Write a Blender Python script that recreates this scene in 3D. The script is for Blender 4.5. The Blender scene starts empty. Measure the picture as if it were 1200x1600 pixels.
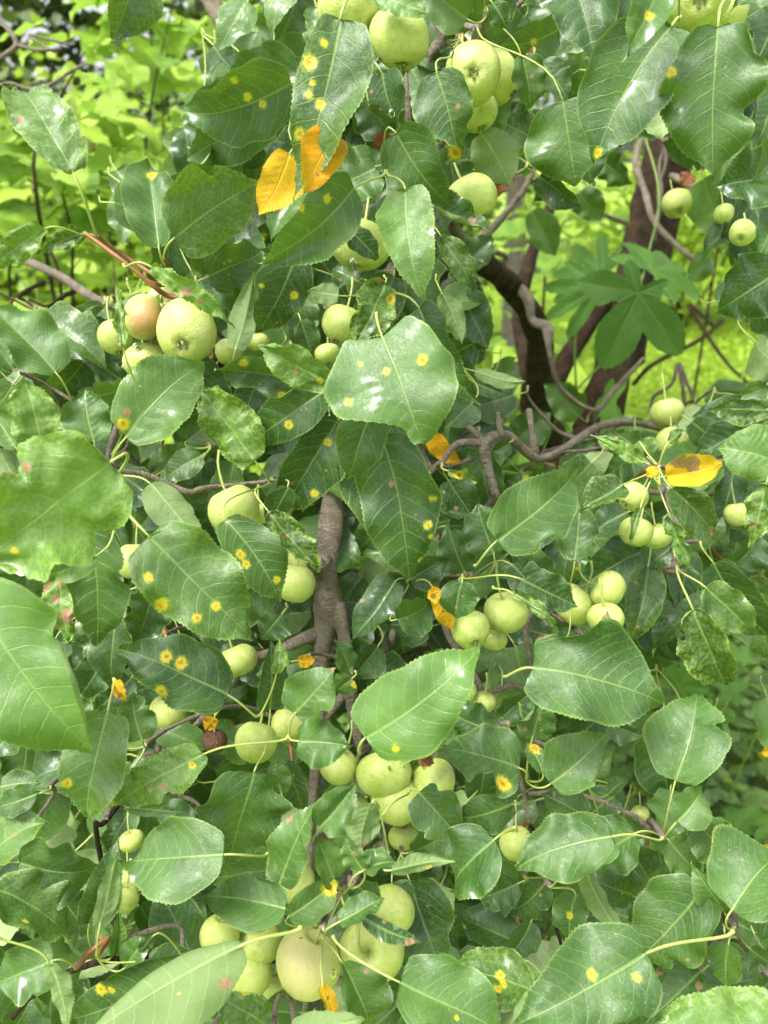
import bpy, math, random
import numpy as np
from mathutils import Vector, Matrix, noise

S = bpy.context.scene
COL = S.collection
R = math.radians
PI = math.pi

# ------------------------------------------------------------------ camera
F = 1209.0                      # focal length in units of a 1200 px wide frame
PITCH = R(25)
CAM = np.array([0.0, 0.0, 1.40])
FWD = np.array([0, math.cos(PITCH), -math.sin(PITCH)])
UP = np.array([0, math.sin(PITCH), math.cos(PITCH)])
RT = np.array([1.0, 0, 0])
cd = bpy.data.cameras.new('camera')
cam = bpy.data.objects.new('camera', cd)
COL.objects.link(cam)
cam.location = CAM
cam.rotation_euler = (PI/2 - PITCH, 0, 0)
cd.sensor_fit = 'VERTICAL'
cd.sensor_height = 36
cd.lens = 36*F/1600
cd.clip_start = 0.02
cd.clip_end = 500
cd.dof.use_dof = True
cd.dof.focus_distance = 0.44
cd.dof.aperture_fstop = 9.0
S.camera = cam

# ------------------------------------------------------------------ sky, sun, exposure
world = bpy.data.worlds.new('World')
S.world = world
world.use_nodes = True
wn = world.node_tree
wn.nodes.clear()
sky = wn.nodes.new('ShaderNodeTexSky')
sky.sky_type = 'NISHITA'
sky.sun_disc = False
SUN_EL, SUN_AZ = R(64), R(-125)
sky.sun_elevation = SUN_EL
sky.sun_rotation = SUN_AZ
sky.air_density = 1.0
sky.dust_density = 4.0
hs = wn.nodes.new('ShaderNodeHueSaturation')
hs.inputs['Saturation'].default_value = 0.22
bgn = wn.nodes.new('ShaderNodeBackground')
bgn.inputs['Strength'].default_value = 0.115
wo = wn.nodes.new('ShaderNodeOutputWorld')
wn.links.new(sky.outputs[0], hs.inputs['Color'])
wn.links.new(hs.outputs[0], bgn.inputs['Color'])
wn.links.new(bgn.outputs[0], wo.inputs['Surface'])
sl = bpy.data.lights.new('sun', 'SUN')
sun = bpy.data.objects.new('sun', sl)
COL.objects.link(sun)
sl.energy = 1.35
sl.angle = R(20)
sl.color = (1.0, 0.97, 0.9)
sdir = Vector((math.sin(SUN_AZ)*math.cos(SUN_EL), math.cos(SUN_AZ)*math.cos(SUN_EL), math.sin(SUN_EL)))
sun.rotation_euler = sdir.to_track_quat('Z', 'Y').to_euler()
S.view_settings.view_transform = 'Standard'
S.view_settings.look = 'None'
S.view_settings.exposure = 1.74
S.view_settings.gamma = 1
S.view_settings.use_curve_mapping = False
S.render.engine = 'CYCLES'
S.cycles.max_bounces = 4
S.cycles.diffuse_bounces = 2
S.cycles.glossy_bounces = 2
S.cycles.transmission_bounces = 4
S.cycles.use_adaptive_sampling = True
S.cycles.adaptive_threshold = 0.06
S.cycles.use_denoising = True
S.cycles.transparent_max_bounces = 8
S.cycles.caustics_reflective = False
S.cycles.caustics_refractive = False

rng = random.Random(7)
nrg = np.random.RandomState(7)


def D(raw):
    """depth in metres from the table's raw value (spread so that things do not collide)"""
    return (45 + (raw-45)*(1.6 if raw > 45 else 1.35))/100 if raw < 70 else raw/100


def P(px, py, d):
    return CAM + d*(FWD + RT*(px-600)/F + UP*(800-py)/F)


def unit(v):
    return v/max(1e-9, float(np.linalg.norm(v)))


# ------------------------------------------------------------------ material helpers
class NT:
    def __init__(self, name):
        self.m = bpy.data.materials.new(name)
        self.m.use_nodes = True
        self.t = self.m.node_tree
        self.t.nodes.clear()
        self.out = self.t.nodes.new('ShaderNodeOutputMaterial')

    def n(self, typ, **kw):
        nd = self.t.nodes.new(typ)
        for k, v in kw.items():
            setattr(nd, k, v)
        return nd

    def put(self, sock, v):
        if isinstance(v, bpy.types.NodeSocket):
            self.t.links.new(v, sock)
        else:
            if isinstance(v, (tuple, list)) and len(v) == 3 and sock.type == 'RGBA':
                v = (*v, 1)
            sock.default_value = v

    def math(self, op, a, b=0.0, clamp=False):
        nd = self.n('ShaderNodeMath', operation=op)
        nd.use_clamp = clamp
        self.put(nd.inputs[0], a)
        self.put(nd.inputs[1], b)
        return nd.outputs[0]

    def mix(self, f, a, b):
        nd = self.n('ShaderNodeMix', data_type='RGBA')
        self.put(nd.inputs[0], f)
        self.put(nd.inputs[6], a)
        self.put(nd.inputs[7], b)
        return nd.outputs[2]

    def step(self, v, a, b, o0=0.0, o1=1.0):
        nd = self.n('ShaderNodeMapRange', interpolation_type='SMOOTHSTEP')
        self.put(nd.inputs[0], v)
        self.put(nd.inputs[1], a)
        self.put(nd.inputs[2], b)
        self.put(nd.inputs[3], o0)
        self.put(nd.inputs[4], o1)
        return nd.outputs[0]

    def attr(self, name):
        return self.n('ShaderNodeAttribute', attribute_name=name)

    dim2 = False

    def noise(self, vec, scale, detail=2.0, rough=0.5):
        nd = self.n('ShaderNodeTexNoise')
        if self.dim2:
            nd.noise_dimensions = '2D'
            detail = min(detail, 2)
        if vec is not None:
            self.put(nd.inputs['Vector'], vec)
        nd.inputs['Scale'].default_value = scale
        nd.inputs['Detail'].default_value = detail
        nd.inputs['Roughness'].default_value = rough
        return nd.outputs[0]

    def bump(self, h, strength, dist, nrm=None):
        nd = self.n('ShaderNodeBump')
        self.put(nd.inputs['Height'], h)
        self.put(nd.inputs['Strength'], strength)
        nd.inputs['Distance'].default_value = dist
        if nrm is not None:
            self.put(nd.inputs['Normal'], nrm)
        return nd.outputs[0]

    def pri(self, color, rough, normal=None, **kw):
        nd = self.n('ShaderNodeBsdfPrincipled')
        self.put(nd.inputs['Base Color'], color)
        self.put(nd.inputs['Roughness'], rough)
        if normal is not None:
            self.put(nd.inputs['Normal'], normal)
        for k, v in kw.items():
            self.put(nd.inputs[k.replace('_', ' ')], v)
        return nd.outputs[0]

    def end(self, sh):
        self.t.links.new(sh, self.out.inputs['Surface'])
        return self.m


def leaf_material(name, dark, light, vein, under, mottle, trans=0.16, gloss=0.33, wet=True, veinmix=0.42, cheap=False):
    k = NT(name)
    k.dim2 = True
    lc = k.attr('lc').outputs['Vector']          # leaf coordinates in cm, offset per leaf
    rnd = k.attr('rnd').outputs['Fac']
    crk = k.attr('crk').outputs['Fac']
    vp = k.attr('vein').outputs['Fac']
    mid = k.attr('mid').outputs['Fac']           # |x| in mm
    big = k.noise(lc, 0.45, 3)
    fine = k.noise(lc, 5.0, 3, 0.6)
    tone = k.math('ADD', k.math('MULTIPLY', rnd, 0.95), k.math('MULTIPLY', k.math('SUBTRACT', big, 0.5), 0.7), True)
    col = k.mix(tone, dark, light)
    col = k.mix(k.step(fine, 0.35, 0.75, 0, 0.22), col, light)
    # veins
    fr = k.math('FRACT', k.math('ADD', vp, k.math('MULTIPLY', k.noise(lc, 0.9, 2), 0.35)))
    dv = k.math('ABSOLUTE', k.math('SUBTRACT', fr, 0.5))
    lat = k.step(dv, 0.01, 0.05, 1, 0)
    mw = k.step(mid, 0.35, 0.95, 1, 0)
    vor = k.n('ShaderNodeTexVoronoi', feature='DISTANCE_TO_EDGE', voronoi_dimensions='2D')
    k.put(vor.inputs['Vector'], lc)
    vor.inputs['Scale'].default_value = 3.2
    ret = k.step(vor.outputs['Distance'], 0.0, 0.07, 1, 0)
    ret2 = k.noise(lc, 14, 1)
    vm = k.math('MAXIMUM', mw, k.math('MULTIPLY', lat, 0.75))
    vm = k.math('MAXIMUM', vm, k.math('MULTIPLY', ret, 0.20))
    # blistered, pale mottling
    mo = k.noise(lc, 4.2, 4, 0.65)
    mof = k.math('MULTIPLY', k.step(mo, 0.44, 0.60), k.math('MULTIPLY', crk, 1.3), True)
    col = k.mix(k.math('MULTIPLY', mof, 0.55), col, mottle)
    col = k.mix(k.math('MULTIPLY', vm, veinmix), col, vein)
    # pale dust / dry drops specks
    wv = k.n('ShaderNodeTexVoronoi', voronoi_dimensions='2D')
    k.put(wv.inputs['Vector'], lc)
    wv.inputs['Scale'].default_value = 2.3
    sp = k.math('MULTIPLY', k.step(wv.outputs['Distance'], 0.03, 0.09, 1, 0), k.step(k.noise(lc, 0.7, 1), 0.5, 0.62))
    col = k.mix(k.math('MULTIPLY', sp, 0.45), col, (0.42, 0.46, 0.28))
    # rust spots
    spot = k.attr('spot').outputs['Fac']
    sn = k.math('ADD', spot, k.math('MULTIPLY', k.math('SUBTRACT', k.noise(lc, 6, 3), 0.5), 0.75))
    col = k.mix(k.step(sn, -0.45, 0.1, 0, .4), col, (0.30, 0.38, 0.04))
    col = k.mix(k.step(sn, -0.10, 0.35), col, (0.56, 0.48, 0.03))
    col = k.mix(k.step(sn, 0.45, 0.8), col, (0.50, 0.20, 0.015))
    col = k.mix(k.step(sn, 0.88, 1.0), col, (0.10, 0.02, 0.005))
    brn = k.attr('brown').outputs['Fac']
    bn = k.math('ADD', brn, k.math('MULTIPLY', k.math('SUBTRACT', k.noise(lc, 4, 4), 0.5), 0.7))
    bcol = k.mix(k.noise(lc, 7, 3), (0.20, 0.085, 0.04), (0.42, 0.27, 0.16))
    col = k.mix(k.step(bn, 0.0, 0.15), col, bcol)
    ed = k.step(k.attr('ed').outputs['Fac'], 0.93, 1.0)
    col = k.mix(k.math('MULTIPLY', ed, 0.45), col, vein)  # pale rim: edge highlight painted into the leaf colour
    # underside
    und = k.mix(k.math('MULTIPLY', vm, 0.8), under, tuple(min(1, c*1.7) for c in under))
    und = k.mix(k.step(k.noise(lc, 3, 3), 0.35, 0.75, 0, 0.3), und, light)
    und = k.mix(k.step(sn, -0.05, 0.25), und, (0.50, 0.40, 0.10))
    und = k.mix(k.step(bn, 0.0, 0.15), und, bcol)
    geo = k.n('ShaderNodeNewGeometry')
    back = geo.outputs['Backfacing']
    colr = k.mix(back, col, und)
    # relief
    h = k.math('MULTIPLY', vm, -0.8)
    h = k.math('ADD', h, k.math('MULTIPLY', ret2, 0.35))
    h = k.math('ADD', h, k.math('MULTIPLY', k.noise(lc, 1.6, 2), 0.9))
    h = k.math('ADD', h, k.math('MULTIPLY', k.math('MULTIPLY', mo, crk), 2.5))
    nb = None
    if cheap:
        wet = False
        h = k.math('MULTIPLY', k.noise(lc, 1.6, 2), 1.3)
    if wet:
        w = k.step(k.math('ADD', k.noise(lc, 0.32, 2), k.math('MULTIPLY', k.attr('tt').outputs['Fac'], 0.15)), 0.66, 0.73)
        w = k.math('MULTIPLY', w, k.math('SUBTRACT', 1.0, back))
        rough = k.math('ADD', gloss, k.math('MULTIPLY', k.noise(lc, 1.1, 3), 0.2))
        rough = k.math('SUBTRACT', rough, k.math('MULTIPLY', w, gloss-0.12), True)
        rough = k.math('ADD', rough, k.math('MULTIPLY', back, 0.3), True)
        bs = k.math('SUBTRACT', 0.42, k.math('MULTIPLY', w, 0.36))
        nb = k.bump(h, bs, 0.0009)
    else:
        rough = k.math('ADD', gloss, k.math('MULTIPLY', back, 0.25), True)
        nb = k.bump(h, 0.5, 0.0009)
    pr = k.pri(colr, rough, nb, **{'Specular IOR Level': .5 if wet or cheap else .2})
    tr = k.n('ShaderNodeBsdfTranslucent')
    tcol = k.mix(0.5, colr, (0.28, 0.55, 0.02))
    k.put(tr.inputs['Color'], tcol)
    k.put(tr.inputs['Normal'], nb)
    ms = k.n('ShaderNodeMixShader')
    ms.inputs[0].default_value = trans
    k.t.links.new(pr, ms.inputs[1])
    k.t.links.new(tr.outputs[0], ms.inputs[2])
    return k.end(ms.outputs[0])


M = {}
M['leaf'] = leaf_material('apple_leaf', (0.017, 0.054, 0.015), (0.125, 0.245, 0.048), (0.30, 0.42, 0.11),
                          (0.165, 0.235, 0.085), (0.34, 0.46, 0.05))
M['inner'] = leaf_material('shaded_apple_leaf', (0.017, 0.054, 0.015), (0.125, 0.245, 0.048), (0.30, 0.42, 0.11),
                           (0.27, 0.36, 0.15), (0.30, 0.42, 0.05), cheap=True)
M['yellow'] = leaf_material('yellowed_leaf', (0.66, 0.27, 0.010), (0.70, 0.45, 0.020), (0.72, 0.52, 0.06),
                            (0.65, 0.40, 0.06), (0.62, 0.22, 0.01), trans=0.3, wet=False, gloss=0.5, veinmix=0.3)
M['dry'] = leaf_material('dried_leaf', (0.20, 0.055, 0.025), (0.42, 0.17, 0.09), (0.40, 0.2, 0.1),
                         (0.38, 0.2, 0.12), (0.25, 0.1, 0.04), trans=0.15, wet=False, gloss=0.6, veinmix=0.3)
M['young'] = leaf_material('bright_broad_leaf', (0.11, 0.23, 0.04), (0.44, 0.60, 0.08), (0.46, 0.60, 0.12),
                           (0.33, 0.45, 0.12), (0.4, 0.5, 0.05), trans=0.4, gloss=0.42, wet=False, veinmix=0.3)
M['hop'] = leaf_material('lobed_vine_leaf', (0.045, 0.125, 0.025), (0.11, 0.235, 0.04), (0.20, 0.34, 0.09),
                         (0.22, 0.32, 0.13), (0.3, 0.4, 0.08), trans=0.28, gloss=0.48, wet=False, veinmix=0.4)


def stem_material(name, a, b, rough=0.45):
    k = NT(name)
    oc = k.n('ShaderNodeNewGeometry').outputs['Position']
    n1 = k.noise(oc, 60, 3)
    col = k.mix(n1, a, b)
    nb = k.bump(k.noise(oc, 700, 2), 0.3, 0.0006)
    return k.end(k.pri(col, rough, nb))


M['petiole'] = stem_material('green_stalk', (0.26, 0.36, 0.07), (0.46, 0.48, 0.15))
M['redtwig'] = stem_material('young_red_twig', (0.16, 0.055, 0.025), (0.33, 0.16, 0.06))
M['greenstem'] = stem_material('green_stem', (0.10, 0.20, 0.03), (0.22, 0.30, 0.06))


def bark_material(name, a, b, c, scale=1.0):
    k = NT(name)
    oc = k.attr('bk').outputs['Vector']        # around, along, in cm
    mp = k.n('ShaderNodeMapping')
    k.put(mp.inputs['Vector'], oc)
    mp.inputs['Scale'].default_value = (1.0, 1.0, 2.6)
    ring = k.noise(mp.outputs[0], 2.2*scale, 5, 0.65)
    n2 = k.noise(oc, 1.0*scale, 4, 0.6)
    n3 = k.noise(oc, 9*scale, 3, 0.6)
    col = k.mix(k.step(n2, 0.3, 0.7), a, b)
    col = k.mix(k.step(ring, 0.5, 0.72, 0, 0.8), col, c)
    v = k.n('ShaderNodeTexVoronoi')
    k.put(v.inputs['Vector'], mp.outputs[0])
    v.inputs['Scale'].default_value = 1.6*scale
    len_ = k.step(v.outputs['Distance'], 0.10, 0.18, 1, 0)
    col = k.mix(k.math('MULTIPLY', len_, 0.55), col, tuple(min(1, x*1.9) for x in b))
    h = k.math('ADD', k.math('MULTIPLY', ring, 2.2), k.math('ADD', n3, k.math('MULTIPLY', len_, 0.6)))
    nb = k.bump(h, 1.0, 0.0034/scale)
    return k.end(k.pri(col, 0.8, nb, **{'Specular IOR Level': .2}))


M['bark'] = bark_material('apple_bark', (0.27, 0.22, 0.165), (0.43, 0.37, 0.29), (0.12, 0.092, 0.068))
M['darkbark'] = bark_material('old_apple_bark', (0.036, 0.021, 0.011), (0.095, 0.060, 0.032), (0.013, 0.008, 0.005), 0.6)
M['greybark'] = bark_material('grey_bark', (0.22, 0.18, 0.15), (0.32, 0.27, 0.23), (0.13, 0.10, 0.085), 0.7)


def apple_material(name, blush, bc=(0.42, 0.10, 0.08), pale=0.0):
    k = NT(name)
    tc = k.n('ShaderNodeTexCoord').outputs['Object']
    oi = k.n('ShaderNodeObjectInfo').outputs['Random']
    ofs = k.n('ShaderNodeVectorMath', operation='ADD')
    cx = k.n('ShaderNodeCombineXYZ')
    for i in range(3):
        k.put(cx.inputs[i], k.math('MULTIPLY', oi, 31.0+7*i))
    k.put(ofs.inputs[0], tc)
    k.put(ofs.inputs[1], cx.outputs[0])
    v = ofs.outputs[0]
    big = k.noise(v, 1.6, 3)
    g1 = k.mix(oi, (0.36, 0.47, 0.085), (0.46, 0.54, 0.13))
    col = k.mix(k.step(big, 0.3, 0.7), g1, (0.55, 0.60, 0.20))
    mot = k.noise(v, 4.5, 4, 0.6)
    col = k.mix(k.step(mot, 0.53, 0.68, 0, 0.4), col, (0.26, 0.36, 0.06))
    if pale:
        col = k.mix(pale, col, (0.62, 0.62, 0.24))
    # pale lenticels
    vo = k.n('ShaderNodeTexVoronoi')
    k.put(vo.inputs['Vector'], v)
    vo.inputs['Scale'].default_value = 7.5
    dot = k.step(vo.outputs['Distance'], 0.05, 0.12, 1, 0)
    col = k.mix(k.math('MULTIPLY', dot, 0.7), col, (0.62, 0.66, 0.32))
    vo2 = k.n('ShaderNodeTexVoronoi')
    k.put(vo2.inputs['Vector'], v)
    vo2.inputs['Scale'].default_value = 2.1
    br = k.math('MULTIPLY', k.step(vo2.outputs['Distance'], 0.03, 0.06, 1, 0), k.step(big, 0.42, 0.5))
    col = k.mix(k.math('MULTIPLY', br, 0.9), col, (0.17, 0.11, 0.03))
    sep = k.n('ShaderNodeSeparateXYZ')
    k.put(sep.inputs[0], tc)
    # darker green towards the two hollows
    az = k.math('ABSOLUTE', sep.outputs[2])
    rr = k.math('SQRT', k.math('ADD', k.math('POWER', sep.outputs[0], 2.0), k.math('POWER', sep.outputs[1], 2.0)))
    col = k.mix(k.math('MULTIPLY', k.step(k.math('ADD', rr, k.math('MULTIPLY', k.math('SUBTRACT', mot, 0.5), 0.15)), 0.10, 0.26, 1, 0), 0.5), col, (0.20, 0.27, 0.05))
    if blush:
        a = k.math('ADD', k.math('MULTIPLY', sep.outputs[0], 0.9), k.math('MULTIPLY', sep.outputs[2], 0.15))
        st = k.n('ShaderNodeMapping')
        k.put(st.inputs['Vector'], v)
        st.inputs['Scale'].default_value = (9, 9, 1.0)
        strk = k.noise(st.outputs[0], 1.0, 3)
        a = k.math('ADD', a, k.math('MULTIPLY', k.math('SUBTRACT', strk, 0.5), 0.7))
        col = k.mix(k.math('MULTIPLY', k.step(a, 0.15, 0.85), blush), col, bc)
    nb = k.bump(k.math('ADD', k.noise(v, 14, 3), k.math('MULTIPLY', dot, 0.5)), 0.18, 0.03)
    rough = k.math('ADD', 0.28, k.math('MULTIPLY', mot, 0.22))
    return k.end(k.pri(col, rough, nb))


M['apple'] = apple_material('green_apple_skin', 0)
M['apple_blush'] = apple_material('blushed_apple_skin', 0.62)
M['apple_faint'] = apple_material('faintly_blushed_apple_skin', 0.22, (0.70, 0.44, 0.25), 0.85)
k = NT('rotten_apple_skin')
tcx = k.n('ShaderNodeTexCoord').outputs['Object']
M['rotten'] = k.end(k.pri(k.mix(k.noise(tcx, 3, 4), (0.07, 0.028, 0.015), (0.16, 0.075, 0.04)), 0.5,
                          k.bump(k.noise(tcx, 6, 3), 0.4, 0.05)))
k = NT('dry_calyx')
M['calyx'] = k.end(k.pri(k.mix(k.noise(k.n('ShaderNodeNewGeometry').outputs['Position'], 300, 2), (0.10, 0.08, 0.04), (0.36, 0.36, 0.20)), 0.7))
k = NT('water')
g = k.n('ShaderNodeBsdfPrincipled')
g.inputs['Base Color'].default_value = (1, 1, 1, 1)
g.inputs['Roughness'].default_value = 0.02
g.inputs['IOR'].default_value = 1.33
g.inputs['Transmission Weight'].default_value = 1
M['water'] = k.end(g.outputs[0])


# ------------------------------------------------------------------ object helpers
def link(name, me, mat=None, parent=None, smooth=True):
    if mat is not None and not me.materials:
        me.materials.append(mat)
    o = bpy.data.objects.new(name, me)
    COL.objects.link(o)
    if parent is not None:
        o.parent = parent
    return o


def empty(name, loc=(0, 0, 0)):
    o = bpy.data.objects.new(name, None)
    o.location = loc
    o.empty_display_size = 0.05
    COL.objects.link(o)
    return o


def tag(o, label=None, cat=None, group=None, kind=None):
    if label:
        o['label'] = label
    if cat:
        o['category'] = cat
    if group:
        o['group'] = group
    if kind:
        o['kind'] = kind
    return o


def mesh_np(name, V, Q, attrs=None, tri=False, smooth=True):
    """V (n,3); Q (m,4) or (m,3); attrs: name -> (n,) or (n,3)"""
    me = bpy.data.meshes.new(name)
    V = np.asarray(V, np.float32)
    Q = np.asarray(Q, np.int32)
    k = Q.shape[1]
    me.vertices.add(len(V))
    me.vertices.foreach_set('co', V.ravel())
    me.loops.add(Q.size)
    me.loops.foreach_set('vertex_index', Q.ravel())
    me.polygons.add(len(Q))
    me.polygons.foreach_set('loop_start', np.arange(0, Q.size, k, dtype=np.int32))
    me.polygons.foreach_set('loop_total', np.full(len(Q), k, np.int32))
    if smooth:
        me.polygons.foreach_set('use_smooth', np.ones(len(Q), bool))
    me.update(calc_edges=True)
    for nm, a in (attrs or {}).items():
        a = np.asarray(a, np.float32)
        if a.ndim == 2:
            at = me.attributes.new(nm, 'FLOAT_VECTOR', 'POINT')
            at.data.foreach_set('vector', a.ravel())
        else:
            at = me.attributes.new(nm, 'FLOAT', 'POINT')
            at.data.foreach_set('value', a.ravel())
    return me


def grid_faces(a, b, wrap=False):
    i = np.arange(a-1)[:, None]
    j = np.arange(b if wrap else b-1)[None, :]
    j2 = (j+1) % b
    f = np.stack([i*b+j, i*b+j2, (i+1)*b+j2, (i+1)*b+j], -1)
    return f.reshape(-1, 4)


def tube(pts, rad, sides=8, rough=0.0, cap=True, seed=0, sub=1):
    """swept tube through pts, returns V, Q, bk attribute"""
    pts = np.asarray(pts, float)
    rad = np.asarray(rad, float)
    if rad.ndim == 0:
        rad = np.full(len(pts), float(rad))
    if sub > 1:                      # Catmull-Rom resample
        n = len(pts)
        ext = np.vstack([2*pts[0]-pts[1], pts, 2*pts[-1]-pts[-2]])
        op, orr = [], []
        for i in range(n-1):
            p0, p1, p2, p3 = ext[i], ext[i+1], ext[i+2], ext[i+3]
            for s in range(sub):
                t = s/sub
                op.append(0.5*((2*p1)+(-p0+p2)*t+(2*p0-5*p1+4*p2-p3)*t*t+(-p0+3*p1-3*p2+p3)*t**3))
                orr.append(rad[i]*(1-t)+rad[i+1]*t)
        op.append(pts[-1])
        orr.append(rad[-1])
        pts, rad = np.array(op), np.array(orr)
    n = len(pts)
    tan = np.gradient(pts, axis=0)
    tan /= np.maximum(1e-9, np.linalg.norm(tan, axis=1))[:, None]
    ref = np.array([0.3, 0.9, 0.2])
    if abs(np.dot(ref, tan[0])) > 0.9:
        ref = np.array([1.0, 0, 0])
    u = unit(np.cross(tan[0], ref))
    V, A = [], []
    ln = 0
    for i in range(n):
        if i:
            ln += np.linalg.norm(pts[i]-pts[i-1])
            u = unit(u-tan[i]*np.dot(u, tan[i]))
        w = np.cross(tan[i], u)
        for j in range(sides):
            th = 2*PI*j/sides
            r = rad[i]
            if rough:
                r *= 1+rough*noise.noise(Vector((math.cos(th)*1.1+seed, math.sin(th)*1.1, ln*26))) + rough*0.6*noise.noise(Vector((seed, 3.1, ln*60)))
            V.append(pts[i]+r*(math.cos(th)*u+math.sin(th)*w))
            A.append((math.cos(th)*rad[i]*100+seed, math.sin(th)*rad[i]*100, ln*100))
    Q = grid_faces(n, sides, True)
    if cap:
        V.append(pts[0]-tan[0]*rad[0]*0.3)
        V.append(pts[-1]+tan[-1]*rad[-1]*0.5)
        A.append((seed, 0, 0))
        A.append((seed, 0, ln*100))
        a, b = n*sides, n*sides+1
        c0 = [(a, (j+1) % sides, j, a) for j in range(sides)]
        c1 = [(b, (n-1)*sides+j, (n-1)*sides+(j+1) % sides, b) for j in range(sides)]
        return np.array(V), Q, np.array(A), [x[:3] for x in c0+c1]
    return np.array(V), Q, np.array(A), []


def tube_mesh(name, *a, **kw):
    V, Q, A, T = tube(*a, **kw)
    me = bpy.data.meshes.new(name)
    me.from_pydata([tuple(v) for v in V], [], [tuple(int(x) for x in q) for q in Q] + [tuple(int(x) for x in t) for t in T])
    me.polygons.foreach_set('use_smooth', np.ones(len(me.polygons), bool))
    at = me.attributes.new('bk', 'FLOAT_VECTOR', 'POINT')
    at.data.foreach_set('vector', A.astype(np.float32).ravel())
    return me


# ------------------------------------------------------------------ leaf geometry
def leaf_arrays(B, T, Wd, view, o, nt=60, nu=16, seed=0):
    """Grid of a leaf blade from base B to tip T (metres). Returns V, Q, attrs."""
    r = random.Random(seed)
    Y = T-B
    L = float(np.linalg.norm(Y))
    Y = Y/L
    N0 = unit(view-Y*np.dot(view, Y))
    if o.get('under'):
        N0 = -N0
    X = np.cross(Y, N0)
    a = R(o.get('roll', 0))
    N = N0*math.cos(a)+X*math.sin(a)
    X = np.cross(Y, N)
    sg = -1 if o.get('under') else 1
    t = np.linspace(0, 1, nt)[:, None]
    u = np.linspace(-1, 1, nu+1)[None, :]
    t, u = np.broadcast_to(t, (nt, nu+1)).copy(), np.broadcast_to(u, (nt, nu+1)).copy()
    p, q = o.get('pp', r.uniform(.46, .60)), o.get('q', r.uniform(.72, .98))
    tm = p/(p+q)
    prof = (np.clip(t, 0, 1)**p)*(1-t)**q/((tm**p)*(1-tm)**q)
    prof = prof*(1-0.35*np.exp(-((t-0.93)/0.07)**2)*o.get('acu', 1))
    asym = 1+o.get('asym', r.uniform(-0.07, 0.07))*np.sign(u)
    h = Wd/2*prof*asym
    # uneven outline
    ph = r.uniform(0, 6)
    h = h*(1+0.055*np.sin(t*8+ph+np.sign(u)*2)+0.02*np.sin(t*23+ph*2+u))
    for (sd_, tb_, wb_, db_) in o.get('bite', []):
        h = h*(1-np.where(np.sign(u) == sd_*sg, db_*np.exp(-((t-tb_)/wb_)**2), 0))
    au = np.abs(u)
    x = u*h
    y = t*L
    lobe = o.get('lobe', 0.05)
    y = y - lobe*L*au**1.5*np.exp(-t*9)*2.0*np.clip(t*14, 0, 1)
    # teeth
    if o.get('teeth', 1):
        edge = (au > 0.999)
        k = np.arange(nt)[:, None] % 2
        amp = o.get('tooth', 0.00052)*(0.6+0.8*nrg.rand(nt, nu+1))
        x = x+edge*np.sign(u)*np.where(k == 0, amp, -amp*0.3)*np.clip(prof*3, 0, 1)
        y = y+edge*np.where(k == 0, amp*0.8, 0)
    z = np.zeros_like(x)
    s = np.abs(x)/L
    NV = o.get('nv', 8.5)
    phase = (t-0.35*s-1.9*s*s)*NV
    # edge flips
    for (side, u0, ang, ta, tb) in o.get('flip', []):
        side *= sg
        bell = np.clip((t-ta)/0.12, 0, 1)*np.clip((tb-t)/0.12, 0, 1)
        bell = bell*bell*(3-2*bell)
        A = R(ang)*bell+1e-4
        wdt = (1-u0)*h+1e-5
        d = (au-u0)*h
        m = (np.sign(u) == side) & (d > 0)
        kap = A/wdt
        xn = u0*h+np.sin(kap*d)/kap
        zn = (1-np.cos(kap*d))/kap
        x = np.where(m, side*xn, x)
        z = np.where(m, z+zn, z)
    fold = R(o.get('fold', r.uniform(6, 34)))
    ax = np.abs(x)
    z = z*math.cos(fold)+ax*math.sin(fold)*(0.5+0.5*np.tanh(ax/0.004))
    x = x*math.cos(fold*0.8)
    z = z-o.get('cup', r.uniform(0.0, 0.22))*au**2*h*0.9
    arch = o.get('arch', r.uniform(-0.02, 0.09))
    z = z+arch*L*(1-(2*t-1)**2)
    dr = o.get('droop', r.uniform(0.0, 0.5))
    z = z-dr*L*np.clip(t-0.62, 0, 1)**2*2.2
    wv = o.get('wave', r.uniform(0.03, 0.13))
    f1 = r.uniform(1.6, 3.2)
    p1, p2 = r.uniform(0, 6.28), r.uniform(0, 6.28)
    z = z+wv*Wd*au**2*np.sin(2*PI*f1*t+np.where(u > 0, p1, p2))*np.clip(prof, 0, 1)
    z = z+0.15*Wd*r.uniform(-1, 1)*u*t*1.2      # twist
    z = z-0.00016*np.cos(2*PI*phase)*np.clip(au*4, 0, 1)*(1-au**4)*o.get('puff', 1)
    z = z+o.get('ec', r.choice([0, 0, .25, .45, -.3]))*Wd*np.clip(u*r.choice([-1, 1])-.45, 0, 1)**2*np.exp(-((t-r.uniform(.25, .8))/.22)**2)*1.6
    c = o.get('c', r.uniform(-0.05, 0.05))*sg
    x = x+c*L*4*t*(1-t)
    if nu > 10:
        sp_ = r.uniform(0, 100)
        fq = r.uniform(38, 60)
        nzz = np.array([noise.noise(Vector((x_*fq+sp_, y_*fq, sp_))) for x_, y_ in zip((u*h).ravel(), (t*L).ravel())]).reshape(t.shape)
        z = z+nzz*0.0030*np.clip(au*2.2, 0.15, 1)
    crk0 = o.get('crk', 0.0)
    crk = crk0*(0.35+0.65*np.clip(au*1.25-0.15, 0, 1)**2)+np.zeros_like(t)
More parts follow.
